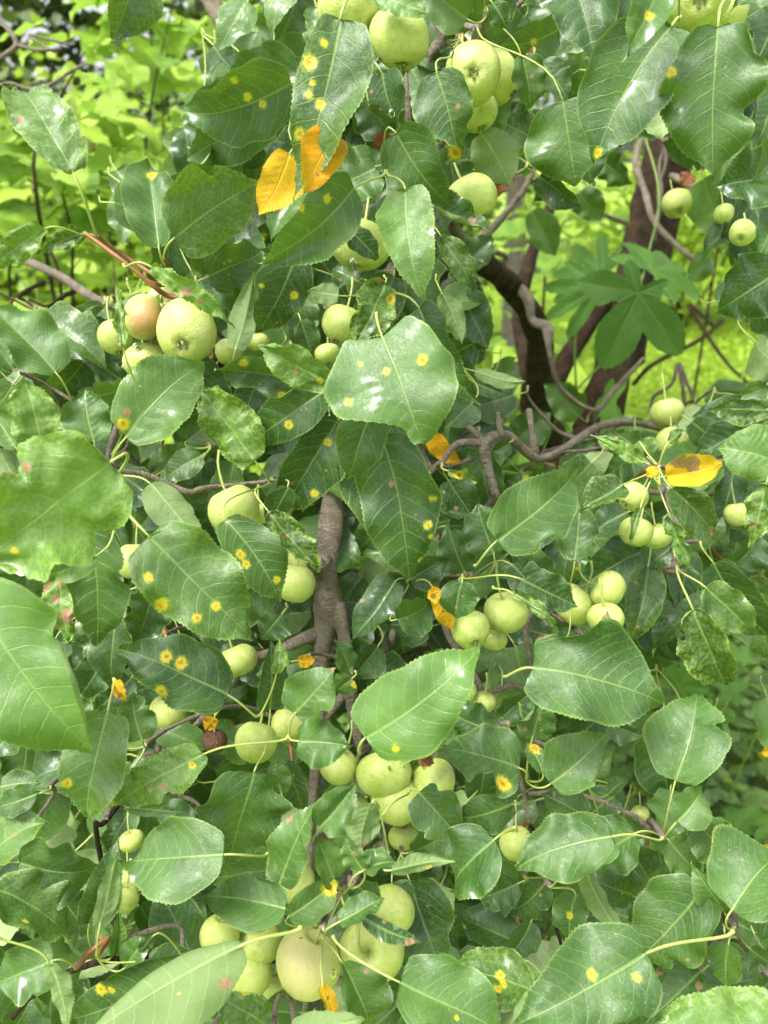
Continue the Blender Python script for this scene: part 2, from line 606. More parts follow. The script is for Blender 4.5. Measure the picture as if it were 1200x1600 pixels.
    if crk0 > 0 and nu > 8:
        nz = np.empty_like(t)
        n2 = np.empty_like(t)
        sd = r.uniform(0, 100)
        for i in range(nt):
            for j in range(nu+1):
                q0 = Vector((u[i, j]*Wd*55+sd, t[i, j]*L*110, 0))
                nz[i, j] = noise.noise(q0)
                n2[i, j] = noise.noise(q0*2.3)
        z = z+crk*(nz*0.0080+n2*0.0020)
        x = x-np.sign(u)*crk*np.abs(nz)*0.004*au**2
        y = y+crk*n2*0.002*au
    else:
        z = z+0.0006*np.sin(x*190+ph)*np.sin(y*140+ph*3)
    V = B+x[..., None]*X+y[..., None]*Y+z[..., None]*N
    spot = np.full(t.shape, -1.0)
    for (su, st, sr) in o.get('spots', []):
        d = np.sqrt((u*h-su*Wd/2*sg)**2+(t*L-st*L)**2)
        spot = np.maximum(spot, 1-d/sr)
    brown = np.full(t.shape, -1.0)
    for (su, st, sr) in o.get('browns', []):
        d = np.sqrt((u*h-su*Wd/2*sg)**2+(t*L-st*L)**2)
        brown = np.maximum(brown, 1-d/sr)
    if o.get('eaten'):
        brown = np.maximum(brown, (au-0.93)*7*np.clip(np.sin(t*8+ph), 0, 1)-.45*(au < .9)-.2)
    o3 = (r.uniform(0, 50), r.uniform(0, 50), r.uniform(0, 50))
    lc = np.stack([u*h*100+o3[0], t*L*100+o3[1], np.full(t.shape, o3[2])], -1)
    n = nt*(nu+1)
    at = dict(lc=lc.reshape(n, 3), vein=phase.reshape(n)+r.uniform(0, 1)+np.where(u > 0, 0.0, 0.45).reshape(n)*0,
              mid=(np.abs(u*h)*1000/(1.25-t)).reshape(n), spot=spot.reshape(n), brown=brown.reshape(n),
              crk=np.clip(crk, 0, 1).reshape(n), rnd=np.full(n, o.get('g', r.random())), tt=t.reshape(n), ed=au.reshape(n))
    return V.reshape(n, 3), grid_faces(nt, nu+1), at


tree = empty('apple_tree', tuple(P(900, 760, 1.25)*np.array([1, 1, 0])))
tag(tree, 'old apple tree with wet rust-spotted leaves and grey brown crooked branches', 'tree')
TL = np.array(tree.location)
ENDS = []        # petiole ends (point, explicit)
NLEAF = [0]


def petiole_pts(B, Y, E, n=7):
    d = float(np.linalg.norm(E-B))
    p1 = B-Y*d*0.4
    p2 = E+np.array([0, 0, -0.18*d])
    t = np.linspace(0, 1, n)[:, None]
    return (1-t)**3*B+3*(1-t)**2*t*p1+3*(1-t)*t*t*p2+t**3*E


def conv_spots(lst, bx, by, tx, ty, W, mpp):
    ln = math.hypot(tx-bx, ty-by)
    a = ((tx-bx)/ln, (ty-by)/ln)
    out = []
    for (sx, sy, sr) in lst:
        dx, dy = sx-bx, sy-by
        al = (dx*a[0]+dy*a[1])/ln
        pe = (dx*-a[1]+dy*a[0])/(W/2)
        hsh = (sx*13+sy*7) % 10/10
        out.append((max(-0.85, min(0.85, pe)), max(0.04, min(0.97, al)), sr*mpp*(.7+.4*hsh)))
    return out


def add_leaf(bx, by, tx, ty, W, raw, o=None, stuff=None, mat='leaf'):
    o = dict(o or {})
    NLEAF[0] += 1
    seed = NLEAF[0]*17+3
    r = random.Random(seed)
    d = D(raw)
    ln = math.hypot(tx-bx, ty-by)
    mpp = d/F
    dz = o.get('dz', r.uniform(-0.25, 0.40)*ln*mpp*100)/100
    B = P(bx, by, d-dz*0.4)
    T = P(tx, ty, d+dz*0.6)
    o.setdefault('roll', r.uniform(-34, 34))
    Wd = W*mpp/max(0.6, abs(math.cos(R(o['roll']))))
    o.setdefault('g', min(1, max(0, r.gauss(0.45, 0.25))))
    if r.random() < .48 and mat == 'leaf' and 'flip' not in o and 'under' not in o and W > 50 and not o.get('crk'):
        t0 = r.uniform(.05, .55)
        o['flip'] = [(r.choice([-1, 1]), r.uniform(.55, .82), r.uniform(50, 140), t0, t0+r.uniform(.3, .5))]
    if r.random() < .35 and W > 40 and mat == 'leaf' and stuff is None:
        bl = list(o.get('b', []))
        for _ in range(r.choice([1, 1, 2, 4])):
            f_, g_ = r.uniform(.15, .9), r.uniform(-.3, .3)
            bl.append((bx+(tx-bx)*f_-(ty-by)*g_*W/max(1, ln), by+(ty-by)*f_+(tx-bx)*g_*W/max(1, ln), r.uniform(1.8, 4)))
        o['b'] = bl
        if r.random() < .15:
            o['eaten'] = 1
    if r.random() < .3 and mat == 'leaf' and W > 40 and 'bite' not in o:
        o['bite'] = [(r.choice([-1, 1]), r.uniform(.2, .85), r.uniform(.025, .09), r.uniform(.12, .4)) for _ in range(r.choice([1, 1, 2]))]
    o['spots'] = conv_spots(o.get('s', []), bx, by, tx, ty, W, mpp)
    o['browns'] = conv_spots(o.get('b', []), bx, by, tx, ty, W, mpp)
    view = unit(CAM-(B+T)/2)
    Y = unit(T-B)
    # petiole end
    if 'p' in o and isinstance(o['p'], tuple):
        pe = o.pop('p')
        E = P(pe[0], pe[1], D(raw+(pe[2] if len(pe) > 2 else 1.2)))
        expl = True
    else:
        pl = r.uniform(0.18, 0.3)
        E = P(bx-(tx-bx)*pl, by-(ty-by)*pl-8, d+r.uniform(0.015, 0.035))
        expl = False
    if stuff is not None:
        V, Q, at = leaf_arrays(B, T, Wd, view, o, 18, 6, seed)
        stuff.append((V, Q, at))
        ENDS.append([E, expl, None, B, Y])
        return
    V, Q, at = leaf_arrays(B, T, Wd, view, o, 60, 16, seed)
    me = mesh_np('leaf', V-B, Q, at)
    me.materials.append(M[mat])
    ob = link('leaf', me, parent=tree)
    ob.location = B-TL
    if o.get('label'):
        ob['label'] = o['label']
    ENDS.append([E, expl, ob, B, Y])
    if o.get('drop'):
        for (qx, qy, qr) in o['drop']:
            add_drop(P(qx, qy, d-0.004), qr*mpp, ob, B)
    return ob


DROP = []


def drop_mesh():
    V, n, m = [], 8, 12
    for i in range(n+1):
        th = PI*i/n
        rr = math.sin(th)*(1.0 if i > n*0.45 else 0.92)
        zz = math.cos(th)*(1.25 if i < n/2 else 1.0)
        for j in range(m):
            V.append((rr*math.cos(2*PI*j/m), rr*math.sin(2*PI*j/m), zz))
    me = mesh_np('water_drop', V, grid_faces(n+1, m, True))
    me.materials.append(M['water'])
    return me


def add_drop(pt, r, parent, origin):
    if not DROP:
        DROP.append(drop_mesh())
    o = link('water_drop', DROP[0], parent=parent)
    o.location = tuple(np.asarray(pt)-np.asarray(origin))
    o.scale = (r, r, r)
    return o


# ------------------------------------------------------------------ leaf table: base, tip, width, raw depth, options (photo-sized units)
Y_, X_ = 'yellow', 'dry'
LEAVES = [
 # top left
 (113,268, 20,118, 92,48,dict(crk=.55,g=.55,p=(152,368),b=[(45,215,9)],s=[])),
 (225,-60,180,63, 84,49,dict(g=.25,crk=.3)),
 (248,385,231,247, 92,46,dict(g=.4,s=[(238,276,11)],p=(258,408),roll=-12)),
 (272,372,408,284,128,45,dict(g=.45,crk=.35,p=(256,402),b=[(396,280,7)],fold=10,dz=1)),
 (455,130,288,183,112,48,dict(g=.3,s=[(364,117,9),(384,142,8),(407,152,7)],arch=.06)),
 (430,180,292,250, 88,51,dict(g=.25)),
 (70,357,-22,424, 48,47,dict(crk=.9,g=.7,p=(132,364))),
 (130,364,62,394, 36,49,dict(crk=.8,g=.15)),
 (532,28,458,312,112,42,dict(asym=-.14,pp=.5,q=.95,g=.22,crk=.22,dz=1.5,roll=8,c=-.03,p=(545,-30),arch=.05,
   s=[(502,72,10),(478,102,12),(482,132,8),(476,149,10),(494,163,11),(462,210,10),(435,245,11)],b=[(524,102,4),(450,265,4)])),
 (553,294,408,412,100,43.5,dict(g=.42,s=[(497,309,9),(445,318,9)],p=(603,266),dz=-1,roll=-10)),
 (588,260,505,292, 92,47,dict(g=.35,p=(604,254))),
 (618,206,700,322,104,45.5,dict(g=.3,wave=.1,fold=16,dz=1)),
 (634,297,657,463, 86,43,dict(g=.75,crk=.25,roll=6,b=[(683,375,5)])),
 (598,115,622,192, 82,46.5,dict(g=.15,flip=[(1,.5,150,.1,.6)],b=[(584,140,5)],drop=[(612,178,6)])),
 (682,113,712,228,92,46,dict(g=.25,p=(706,82),s=[],b=[(713,170,5)],roll=12,label='green leaf with a yellow and black patch at its tip')),
 (565,150,615,218, 68,51,dict(g=.2)),
 (706,70,650,100, 42,52,dict(g=.3)),
 (588,-8,670,20, 40,46,dict(g=.7,crk=.5)),
 (730,30,660,-24, 72,47,dict(g=.5,p=(762,14))),
 (762,10,812,-30, 62,47,dict(g=.3)),
 (770,5,792,44, 34,46,dict(g=.2)),
 (560,172,515,250, 56,52,dict(g=.2)),
 (634,288,602,354, 56,51,dict(g=.05)),
 (672,318,768,362, 58,47,dict(g=.1,flip=[(1,.05,165,.05,.95)],b=[(712,350,7),(738,344,9)],roll=-15)),
 (540,352,592,404, 34,46,dict(g=.02,dz=1)),
 (690,370,743,455, 46,49,dict(crk=.6,g=.3)),
 (700,232,722,312, 70,50,dict(g=.3)),
 (703,228,722,252, 40,48,dict(g=.3,s=[(712,238,16)])),
 (680,180,700,215, 30,52,dict(g=.4)),
 # top right
 (885,-50,930,95,118,46,dict(g=.12,roll=-10)),
 (1050,40,930,249,148,42,dict(g=.28,c=.05,dz=1,s=[(937,237,11)],fold=20,roll=10,p=(1062,25),flip=[(1,.8,60,.3,.7)])),
 (1045,-45,975,95, 90,39,dict(g=.6,flip=[(-1,.15,95,.0,1.1)],s=[(1010,31,9)],roll=-15)),
 (1122,40,1114,274,155,41,dict(g=.4,s=[(1043,108,12)],p=(1142,-15),flip=[(-1,.62,150,.02,.35)],dz=1.5,fold=9,roll=-8,arch=.07)),
 (880,158,900,290,142,46,dict(g=.38,p=(745,42),drop=[(929,287,4)],roll=8)),
 (815,88,830,168, 60,48,dict(g=.45)),
 (845,96,888,152, 48,49,dict(g=.2)),
 (1210,-20,1145,12, 50,44,dict(g=.3)),
 (1215,20,1170,118, 80,50,dict(g=.02)),
 (1187,103,1148,112, 44,50,dict(g=.1)),
 (1205,278,1120,292,106,47,dict(g=.08,roll=15)),
 (1215,140,1188,222, 52,48,dict(g=.25)),
 (1220,235,1178,282, 72,43,dict(g=.5)),
 (1150,350,1098,395, 46,57,dict(g=.05)),
 (1215,424,1120,488,112,45,dict(g=.02,roll=-8,lobe=.08)),
 (1215,330,1186,402, 50,47,dict(g=.3)),
 (843,275,906,325, 46,53,dict(g=.05)),
 (870,285,835,312, 36,54,dict(g=.15)),
 (905,240,925,285, 60,51,dict(g=.3)),
 (1185,160,1130,240, 70,53,dict(g=.12)),
 # left middle
 (88,583,-18,476, 92,45,dict(g=.5,p=(112,622))),
 (65,700,36,588, 80,44,dict(crk=.75,g=.85,fold=5,p=(67,728))),
 (147,690,133,607, 74,44,dict(g=.45,p=(146,714),fold=10)),
 (150,618,205,600, 62,47,dict(g=.5)),
 (197,683,319,564,116,43,dict(g=.5,crk=.2,p=(168,726),b=[(205,648,9)],s=[(197,664,9)],dz=1,fold=14)),
 (398,720,304,600, 88,44,dict(crk=.95,g=.6,fold=6)),
 (193,545,178,440, 28,40,dict(crk=1,g=.35,p=(218,604),b=[(172,472,4)])),
 (237,417,367,512, 36,40,dict(crk=1,g=.95,p=(193,412),b=[(288,459,9),(311,474,7)],fold=25)),
 (325,432,415,395, 85,50,dict(g=.25)),
 (310,438,356,494, 52,52,dict(g=.3)),
 (368,546,397,428, 44,47,dict(under=1,fold=20)),
 (165,480,118,527, 52,58,dict(g=.25,roll=20)),
 (20,600,-12,640, 50,48,dict(g=.55)),
 (25,700,-12,645, 40,50,dict(g=.6)),
 (122,716,86,690, 30,45,dict(g=.5)),
 (315,712,257,750, 48,49,dict(g=.25)),
 (180,735,266,790, 58,49,dict(g=.1)),
 (236,756,316,849, 60,42,dict(under=1,p=(166,738),fold=12)),
 (172,722,-42,888,205,36.5,dict(g=1.0,crk=.6,bite=[(1,.42,.05,.25),(1,.7,.06,.3),(-1,.35,.05,.25),(-1,.6,.08,.35)],b=[(22,732,14),(50,727,8)],s=[(22,860,8)],dz=-1,fold=12,roll=-12,arch=.05)),
 (190,640,150,600, 40,50,dict(g=.4)),
 (290,690,350,640, 60,51,dict(g=.3)),
 (200,600,150,570, 44,52,dict(g=.3)),
 # centre
 (462,392,402,522, 88,47,dict(g=.03,s=[(455,457,8),(402,445,6)],roll=-10)),
 (529,462,480,456, 34,46,dict(under=1,p=(575,446))),
 (602,442,562,536, 62,43.5,dict(crk=.7,g=.25,s=[(612,466,9)],b=[(592,440,7)],p=(600,430))),
 (597,526,657,690,204,40.5,dict(asym=.1,bite=[(1,.86,.15,.72)],g=.5,lobe=.16,fold=9,roll=5,pp=.5,q=.6,s=[(562,575,8),(604,586,8),(660,571,10),(538,636,8)],p=(588,488),
    acu=.6,wave=.05,c=-.02,arch=.06)),
 (655,480,740,632, 78,45,dict(g=.05,flip=[(1,.45,160,.05,.6)])),
 (690,458,722,538, 38,47,dict(under=1)),
 (742,580,818,600, 26,48,dict(under=1,fold=28)),
 (742,598,788,616, 26,50,dict(g=.2)),
 (518,600,402,541, 60,42.5,dict(crk=.6,g=.6,b=[(462,583,5)],s=[(500,594,5)])),
 (515,603,380,698, 74,44.5,dict(g=.15,s=[(453,661,8),(407,701,8)],arch=.05)),
 (472,597,335,577, 74,47,dict(g=.22,s=[(380,567,7),(437,619,8)],flip=[(-1,.6,120,.1,.8)])),
 (529,655,437,806, 92,45.5,dict(g=.03,s=[(514,688,7),(496,766,10),(438,797,9)],b=[(460,748,4)],roll=-8)),
 (583,636,546,752, 86,42.5,dict(g=.22,c=.03,fold=20)),
 (552,688,612,862,108,46,dict(g=.25,s=[(577,851,7)])),
 (595,680,635,914,128,43.5,dict(g=.2,fold=18,roll=10,s=[(685,775,9),(660,818,8),(666,836,7),(651,880,7)],b=[(602,757,7)],dz=1)),
 (738,630,700,668, 50,47,dict(g=.2)),
 (802,618,720,642, 66,57,dict(g=.2,roll=15)),
 (795,692,768,706, 30,50,dict(g=.1)),
 (700,736,745,752, 24,47,dict(g=.8,crk=.9,s=[(715,742,8)])),
 (700,750,742,812, 60,49,dict(g=.05)),
 (725,770,690,800, 50,51,dict(g=.1)),
 (470,500,492,560, 40,50,dict(g=.2)),
 (660,560,672,620, 50,49,dict(g=.15)),
 (430,500,405,545, 44,54,dict(g=.1)),
 (655,335,640,300, 30,50,dict(g=.2)),
 (480,440,425,470, 50,51,dict(g=.1)),
 (560,440,520,420, 50,52,dict(g=.3)),
 (690,480,760,470, 50,52,dict(g=.4)),
 # right middle
 (776,845,908,732,112,42.5,dict(g=.38,fold=10,p=(742,882),roll=8)),
 (1006,722,925,680, 30,45,dict(crk=.9,g=.8)),
 (998,702,955,672, 42,48,dict(g=.3)),
 (1000,690,1020,712, 36,47,dict(crk=.7,g=.5)),
 (972,758,905,794, 54,46,dict(crk=.5,g=.1)),
 (1182,660,1085,712, 60,49,dict(g=.08,roll=15)),
 (1215,722,1122,700, 92,43.5,dict(g=.7,puff=2.5,crk=.2)),
 (1200,640,1107,640, 46,46,dict(g=.12,crk=.5,flip=[(1,.5,90,.1,.8)])),
 (1160,620,1208,606, 34,48,dict(g=.5,crk=.4)),
 (1048,762,1120,842, 66,46,dict(g=.12,crk=.4,b=[(1108,826,7)])),
 (1197,755,1170,862, 44,43,dict(crk=.9,g=.4)),
 (1045,802,1088,900, 28,44,dict(crk=1,g=.5)),
 (1000,795,985,850, 16,43,dict(crk=.8,g=.2)),
 (1045,690,1068,672, 24,46,dict(g=.5,crk=.6)),
 (1210,800,1230,870, 50,46,dict(g=.3)),
 # lower left
 (-45,925,144,1182,190,37.5,dict(g=.8,fold=14,roll=8,c=.02,flip=[(-1,.55,150,.35,1.1)],arch=.05,s=[],b=[(5,1195,7)],dz=0)),
 (140,822,150,1012, 93,42,dict(g=.42,roll=10)),
 (152,868,74,898, 46,39.5,dict(g=.6)),
 (95,893,108,1010, 50,43.5,dict(crk=1,g=.75,b=[(100,908,9),(93,935,8),(112,963,14),(96,976,7),(66,920,8)])),
 (233,838,398,1000,142,40,dict(g=.45,crk=.25,p=(165,742),fold=10,roll=-6,dz=1,s=[(235,903,9),(255,943,12),(307,963,11),(337,945,9)],b=[(326,1008,6)])),
 (352,812,438,941,98,43.5,dict(pp=.7,g=.35,s=[(367,872,10),(375,887,9),(428,908,9),(326,851,5)],roll=-8)),
 (355,1085,186,1008,104,41.5,dict(g=.08,s=[(257,1028,10),(280,1037,10),(215,1069,9),(252,1080,11)],b=[(257,1092,5)],p=(402,1118),dz=-1)),
 (180,965,170,1076, 58,46.5,dict(g=.2)),
 (240,918,214,1006, 62,47.5,dict(g=.05)),
 (222,1156,206,1084, 62,44,dict(g=.45,p=(228,1162))),
 (130,1142,95,1078, 56,44,dict(g=.5,crk=.5,s=[(112,1082,9)])),
 (168,1112,128,1293,108,41,dict(g=.5,crk=.15,s=[(111,1219,9)])),
 (318,1178,165,1264, 76,41.5,dict(g=.6,crk=.55,s=[(301,1197,8),(167,1254,8)],b=[(262,1228,7),(240,1235,5)],p=(452,1148))),
 (85,1000,60,1080, 50,46,dict(g=.1)),
 (165,1020,115,1100, 60,49,dict(g=.02)),
 (260,770,215,830, 55,50,dict(g=.2)),
 (160,790,200,870, 60,50,dict(g=.15)),
 (230,790,150,760, 60,51,dict(g=.25)),
 (270,1010,320,1060, 50,48,dict(g=.2)),
 (205,1060,150,1110, 50,50,dict(g=.05)),
 (420,800,503,893, 52,41.5,dict(crk=.95,g=.15,b=[(450,835,4)])),
 (450,760,420,820, 44,45,dict(g=.1)),
 (618,908,546,1002, 62,48,dict(g=.05,p=(642,905),b=[(564,938,4)])),
 (620,968,672,942, 66,47,dict(g=.3,roll=28)),
 (722,908,712,968, 62,44,dict(g=.25,p=(722,898))),
 (650,870,668,940, 50,49,dict(g=.1)),
 (726,894,700,818, 58,48,dict(g=.2,p=(735,898))),
 (772,866,745,788, 78,47,dict(g=.25)),
 (640,905,700,870, 50,48,dict(g=.2)),
 (571,1152,750,1014,136,39.5,dict(g=.72,s=[(621,1158,6)],p=(562,1175),fold=10,c=.03,roll=6,arch=.08)),
 (460,1115,523,1046, 84,42,dict(g=.5,p=(456,1145),b=[(520,1045,5)])),
 (422,1110,424,1002, 56,43,dict(g=.1)),
 (465,1158,549,1166, 78,41.5,dict(g=.42,p=(440,1152))),
 (652,1180,720,1130, 42,46,dict(g=.1)),
 (812,1200,686,1166,106,42.5,dict(g=.3,s=[(778,1223,14)],p=(822,1215))),
 (772,1142,698,1108, 62,46,dict(g=.1)),
 (825,1085,780,1128, 46,46,dict(g=.12)),
 (550,1060,525,1080, 40,44,dict(g=.35,s=[(556,1068,8)])),
 (545,1045,525,1000, 40,48,dict(g=.3)),
 (432,1052,440,1000, 24,42.5,dict(crk=.9,g=.7)),
 (470,1035,400,1055, 50,46,dict(g=.3)),
 (440,960,410,1000, 50,48,dict(g=.25)),
 (600,800,560,860, 60,50,dict(g=.1)),
 (590,1010,550,1060, 50,51,dict(g=.1)),
 # lower right
 (832,1043,1036,1098,150,40,dict(g=.28,lobe=.09,p=(788,1056),fold=8,roll=-10,arch=.06,dz=-1)),
 (1055,1220,1089,1080,120,42,dict(g=.42,p=(1036,1302),fold=13,roll=-6)),
 (898,876,906,778, 62,47,dict(g=.3,p=(888,914))),
 (862,900,798,864, 56,48,dict(g=.1,p=(876,912))),
 (800,882,845,925, 56,47,dict(g=.15)),
 (816,905,903,948, 66,43,dict(g=.12,roll=10)),
 (800,926,876,986, 22,41.5,dict(crk=1,g=.4,p=(770,916))),
 (1012,858,905,920, 92,52,dict(g=.02)),
 (1012,886,985,1006, 62,49.5,dict(g=.08,crk=.2)),
 (1103,918,1179,990, 70,43.5,dict(g=.3,crk=.3,p=(1058,885))),
 (1115,880,1208,1002, 84,47,dict(g=.05,roll=12)),
 (1083,953,1136,1082, 82,43.5,dict(crk=.7,g=.08,p=(1068,893),drop=[(1068,998,6)])),
 (832,1152,852,1098, 58,43.5,dict(g=.5,b=[(823,1138,4)])),
 (812,1100,828,1168, 44,46,dict(g=.1)),
 (848,1206,824,1160, 34,42.5,dict(g=.45,s=[(834,1170,13)])),
 (862,1224,946,1147, 88,42,dict(g=.45,p=(818,1243),flip=[(1,.7,130,.4,1.1)])),
 (920,1208,956,1180, 24,44,dict(under=1)),
 (1075,860,1060,960, 50,52,dict(g=.02)),
 (1010,960,1060,1040, 70,56,dict(g=.02)),
 (980,800,930,830, 60,51,dict(g=.05)),
 (1150,880,1190,830, 60,51,dict(g=.05)),
 (950,1130,1000,1150, 40,52,dict(g=.1)),
 # bottom left
 (-6,1328,71,1284, 76,43.5,dict(g=.55,crk=.25)),
 (28,1347,158,1362,118,43,dict(g=.32,p=(-12,1356))),
 (140,1440,184,1318, 66,43,dict(g=.2,p=(150,1492))),
 (156,1446,184,1328, 32,40,dict(under=1,fold=16,p=(152,1492))),
 (350,1335,198,1346,123,40,dict(g=.42,p=(418,1332),b=[(303,1346,3)],fold=9,roll=8,arch=.07)),
 (397,1206,358,1352,140,42.5,dict(g=.35,p=(412,1176),fold=9)),
 (-10,1388,114,1465,104,42,dict(g=.3,crk=.4,s=[(25,1448,7)])),
 (84,1500,-8,1538, 92,41,dict(g=.45,p=(118,1512),roll=-6)),
 (303,1508,105,1594, 92,41.5,dict(g=.1,s=[(175,1532,10),(190,1533,8),(207,1566,8)],flip=[(1,.75,120,.0,.6)])),
 (375,1478,128,1624,160,38,dict(under=1,pp=.8,q=.75,flip=[(1,.04,165,-.2,1.3)],wave=.03,cup=.05,b=[(347,1541,10)],s=[(276,1562,6)],p=(470,1448),fold=4,roll=0,dz=0,g=.7)),
 (78,1506,106,1612, 32,39.5,dict(under=1,p=(-5,1462,-1),fold=22)),
 (150,1497,148,1424, 58,44,dict(g=.5,b=[(124,1461,4)])),
 (177,1489,184,1424, 26,43,dict(g=.6)),
 (196,1512,232,1466, 46,43,dict(g=.45)),
 (238,1462,218,1490, 22,42,dict(g=.3,p=(286,1494))),
 (232,1500,302,1490, 40,43,dict(g=.2)),
 (300,1495,245,1385, 92,49,dict(g=.15)),
 (447,1420,315,1399,86,41,dict(g=.42,p=(498,1442),flip=[(1,.75,140,.1,.5)])),
 (430,1612,335,1560, 64,42.5,dict(g=.4,crk=.6,s=[(381,1549,9)])),
 (200,1262,286,1270, 20,42,dict(g=.5)),
 (60,1240,-10,1262, 50,44,dict(g=.15)),
 (0,1230,62,1222, 40,45,dict(g=.4)),
 (300,1290,240,1262, 50,48,dict(g=.2)),
 (205,1262,170,1330, 50,49,dict(g=.2)),
 (60,1375,10,1420, 60,49,dict(g=.2)),
 (20,1610,50,1560, 60,45,dict(g=.2)),
 (90,1395,130,1450, 50,49,dict(g=.1)),
 (440,1240,430,1185, 40,45,dict(g=.3)),
 (445,1190,475,1280, 50,47,dict(g=.12)),
 # bottom centre
 (500,1292,554,1226, 72,41,dict(g=.4,p=(490,1312))),
 (437,1380,486,1264, 74,41,dict(g=.5,b=[(446,1287,8)],p=(440,1400))),
 (523,1377,498,1308, 56,41.5,dict(g=.75,p=(538,1382))),
 (590,1283,562,1326, 20,40.5,dict(under=1)),
 (580,1254,560,1328, 44,40,dict(under=1,p=(607,1332),b=[(565,1322,6)])),
 (568,1358,540,1313, 38,40,dict(g=.45,p=(548,1385),b=[(556,1330,5)])),
 (568,1360,618,1346, 44,40,dict(g=.5,p=(548,1386))),
 (612,1360,706,1342, 28,39.5,dict(under=1,fold=26,s=[(675,1358,8)])),
 (450,1432,528,1378, 52,41,dict(g=.35,s=[(514,1386,15)],p=(505,1450))),
 (530,1440,600,1402, 46,39.5,dict(g=.25,b=[(612,1402,7)],p=(505,1450))),
 (568,1434,658,1472, 28,39.5,dict(g=.1,b=[(640,1472,11),(615,1410,6)])),
 (640,1376,690,1518,104,47,dict(g=.06,b=[(672,1414,5)],roll=12)),
 (612,1380,650,1530, 80,47,dict(g=.3)),
 (655,1238,722,1312, 88,43,dict(g=.25,p=(640,1232))),
 (802,1256,714,1282, 60,42.5,dict(g=.15,p=(815,1250))),
 (772,1312,700,1392,110,41,dict(g=.15,p=(805,1292),flip=[(1,.8,100,.4,.8)])),
 (534,1503,582,1610, 92,42.5,dict(pp=1.0,g=.35,p=(505,1462),b=[(568,1520,5)])),
 (625,1535,796,1612,124,38.5,dict(g=.5,p=(520,1462),flip=[(-1,.88,120,.1,.6)],s=[(712,1588,6)])),
 (832,1548,688,1508, 94,41.5,dict(g=.35,crk=.55,s=[(783,1530,8),(787,1543,8),(776,1551,8)])),
 (800,1470,712,1430, 84,50,dict(g=.02,s=[(720,1453,6)])),
 (472,1582,404,1575, 58,46,dict(g=.3)),
 (455,1606,572,1592, 40,40,dict(g=.6,under=1)),
 (560,1385,598,1412, 40,44,dict(g=.3)),
 (700,1300,640,1332, 60,47,dict(g=.2)),
 (810,1380,760,1400, 50,46,dict(g=.2)),
 (800,1400,745,1370, 60,49,dict(g=.1)),
 # bottom right
 (955,1307,804,1356,102,40,dict(g=.36,p=(1036,1308),fold=8,roll=10,lobe=.08)),
 (992,1302,922,1346, 90,42.5,dict(g=.3,b=[(968,1258,9),(985,1275,9)],p=(1036,1306))),
 (918,1278,846,1238, 62,43.5,dict(g=.3)),
 (1057,1284,1101,1228, 66,41.5,dict(g=.45,p=(1036,1306))),
 (1124,1334,1076,1274, 76,42.5,dict(g=.4,p=(1142,1352))),
 (1045,1313,1092,1366, 66,43.5,dict(g=.45,crk=.2,p=(1036,1308))),
 (1143,1422,1228,1325,136,40,dict(g=.4,p=(1148,1448),fold=12,flip=[(1,.8,110,.1,.6)])),
 (1133,1428,1084,1356, 56,41.5,dict(g=.45,p=(1146,1446))),
 (1096,1392,994,1502,122,42,dict(g=.3,lobe=.08,roll=10,b=[(1035,1458,4),(1070,1488,4)])),
 (1008,1490,803,1604,150,38.5,dict(g=.26,p=(1146,1454),s=[(922,1523,9),(990,1523,10),(928,1597,9)],fold=12,roll=-5)),
 (900,1398,893,1486, 56,42.5,dict(g=.3,s=[(896,1430,6),(918,1466,8)],c=.05,p=(860,1385))),
 (918,1360,978,1466, 34,41.5,dict(under=1,fold=24)),
 (990,1400,920,1372, 66,44.5,dict(g=.2,p=(1022,1394),b=[(969,1393,4)])),
 (985,1325,1020,1382, 66,45.5,dict(g=.08)),
 (1138,1475,1135,1541, 54,42,dict(g=.4,p=(1150,1462))),
 (1245,1612,1008,1604,125,38,dict(crk=.5,g=.75,b=[(1160,1567,4)])),
 (1095,1518,1004,1602, 72,44,dict(g=.12,b=[(1091,1538,6)],p=(1112,1500))),
 (1172,1482,1215,1512, 42,43,dict(g=.2,p=(1150,1450))),
 (1215,1395,1188,1470, 44,43.5,dict(g=.35)),
 (812,1508,794,1578, 38,42,dict(crk=1,g=.5)),
 (852,1380,798,1426, 52,46,dict(g=.08)),
 (830,1440,795,1490, 50,46,dict(g=.08)),
 (950,1242,978,1218, 22,44,dict(g=.45)),
 (1100,1560,1180,1530, 60,48,dict(g=.1)),
 (1180,1560,1215,1520, 50,46,dict(g=.3)),
 (1040,1400,980,1440, 60,49,dict(g=.1)),
 (860,1560,800,1600, 36,40,dict(under=1,fold=20)),
 (1205,1560,1160,1600, 60,44,dict(g=.3)),
 # blurred leaves deeper in the openings
 (800,690,862,645, 62,80,dict(g=.5)),
 (905,650,850,600, 56,95,dict(g=.6)),
 (960,705,1005,655, 60,90,dict(g=.4)),
 (760,610,806,560, 56,85,dict(g=.55)),
 (720,420,770,372, 52,75,dict(g=.3)),
 (830,330,868,400, 50,98,dict(g=.7)),
 (905,300,940,345, 46,95,dict(g=.5)),
 (1110,640,1168,596, 60,80,dict(g=.3)),
 (700,560,745,520, 56,75,dict(g=.2)),
 (890,720,930,690, 56,80,dict(g=.3)),
 (740,690,700,650, 56,80,dict(g=.5)),
 (1075,430,1120,395, 44,98,dict(g=.6)),
 (800,250,850,205, 60,90,dict(g=.5)),
 (850,215,800,180, 60,95,dict(g=.7)),
 (940,250,985,290, 46,90,dict(g=.3)),
]
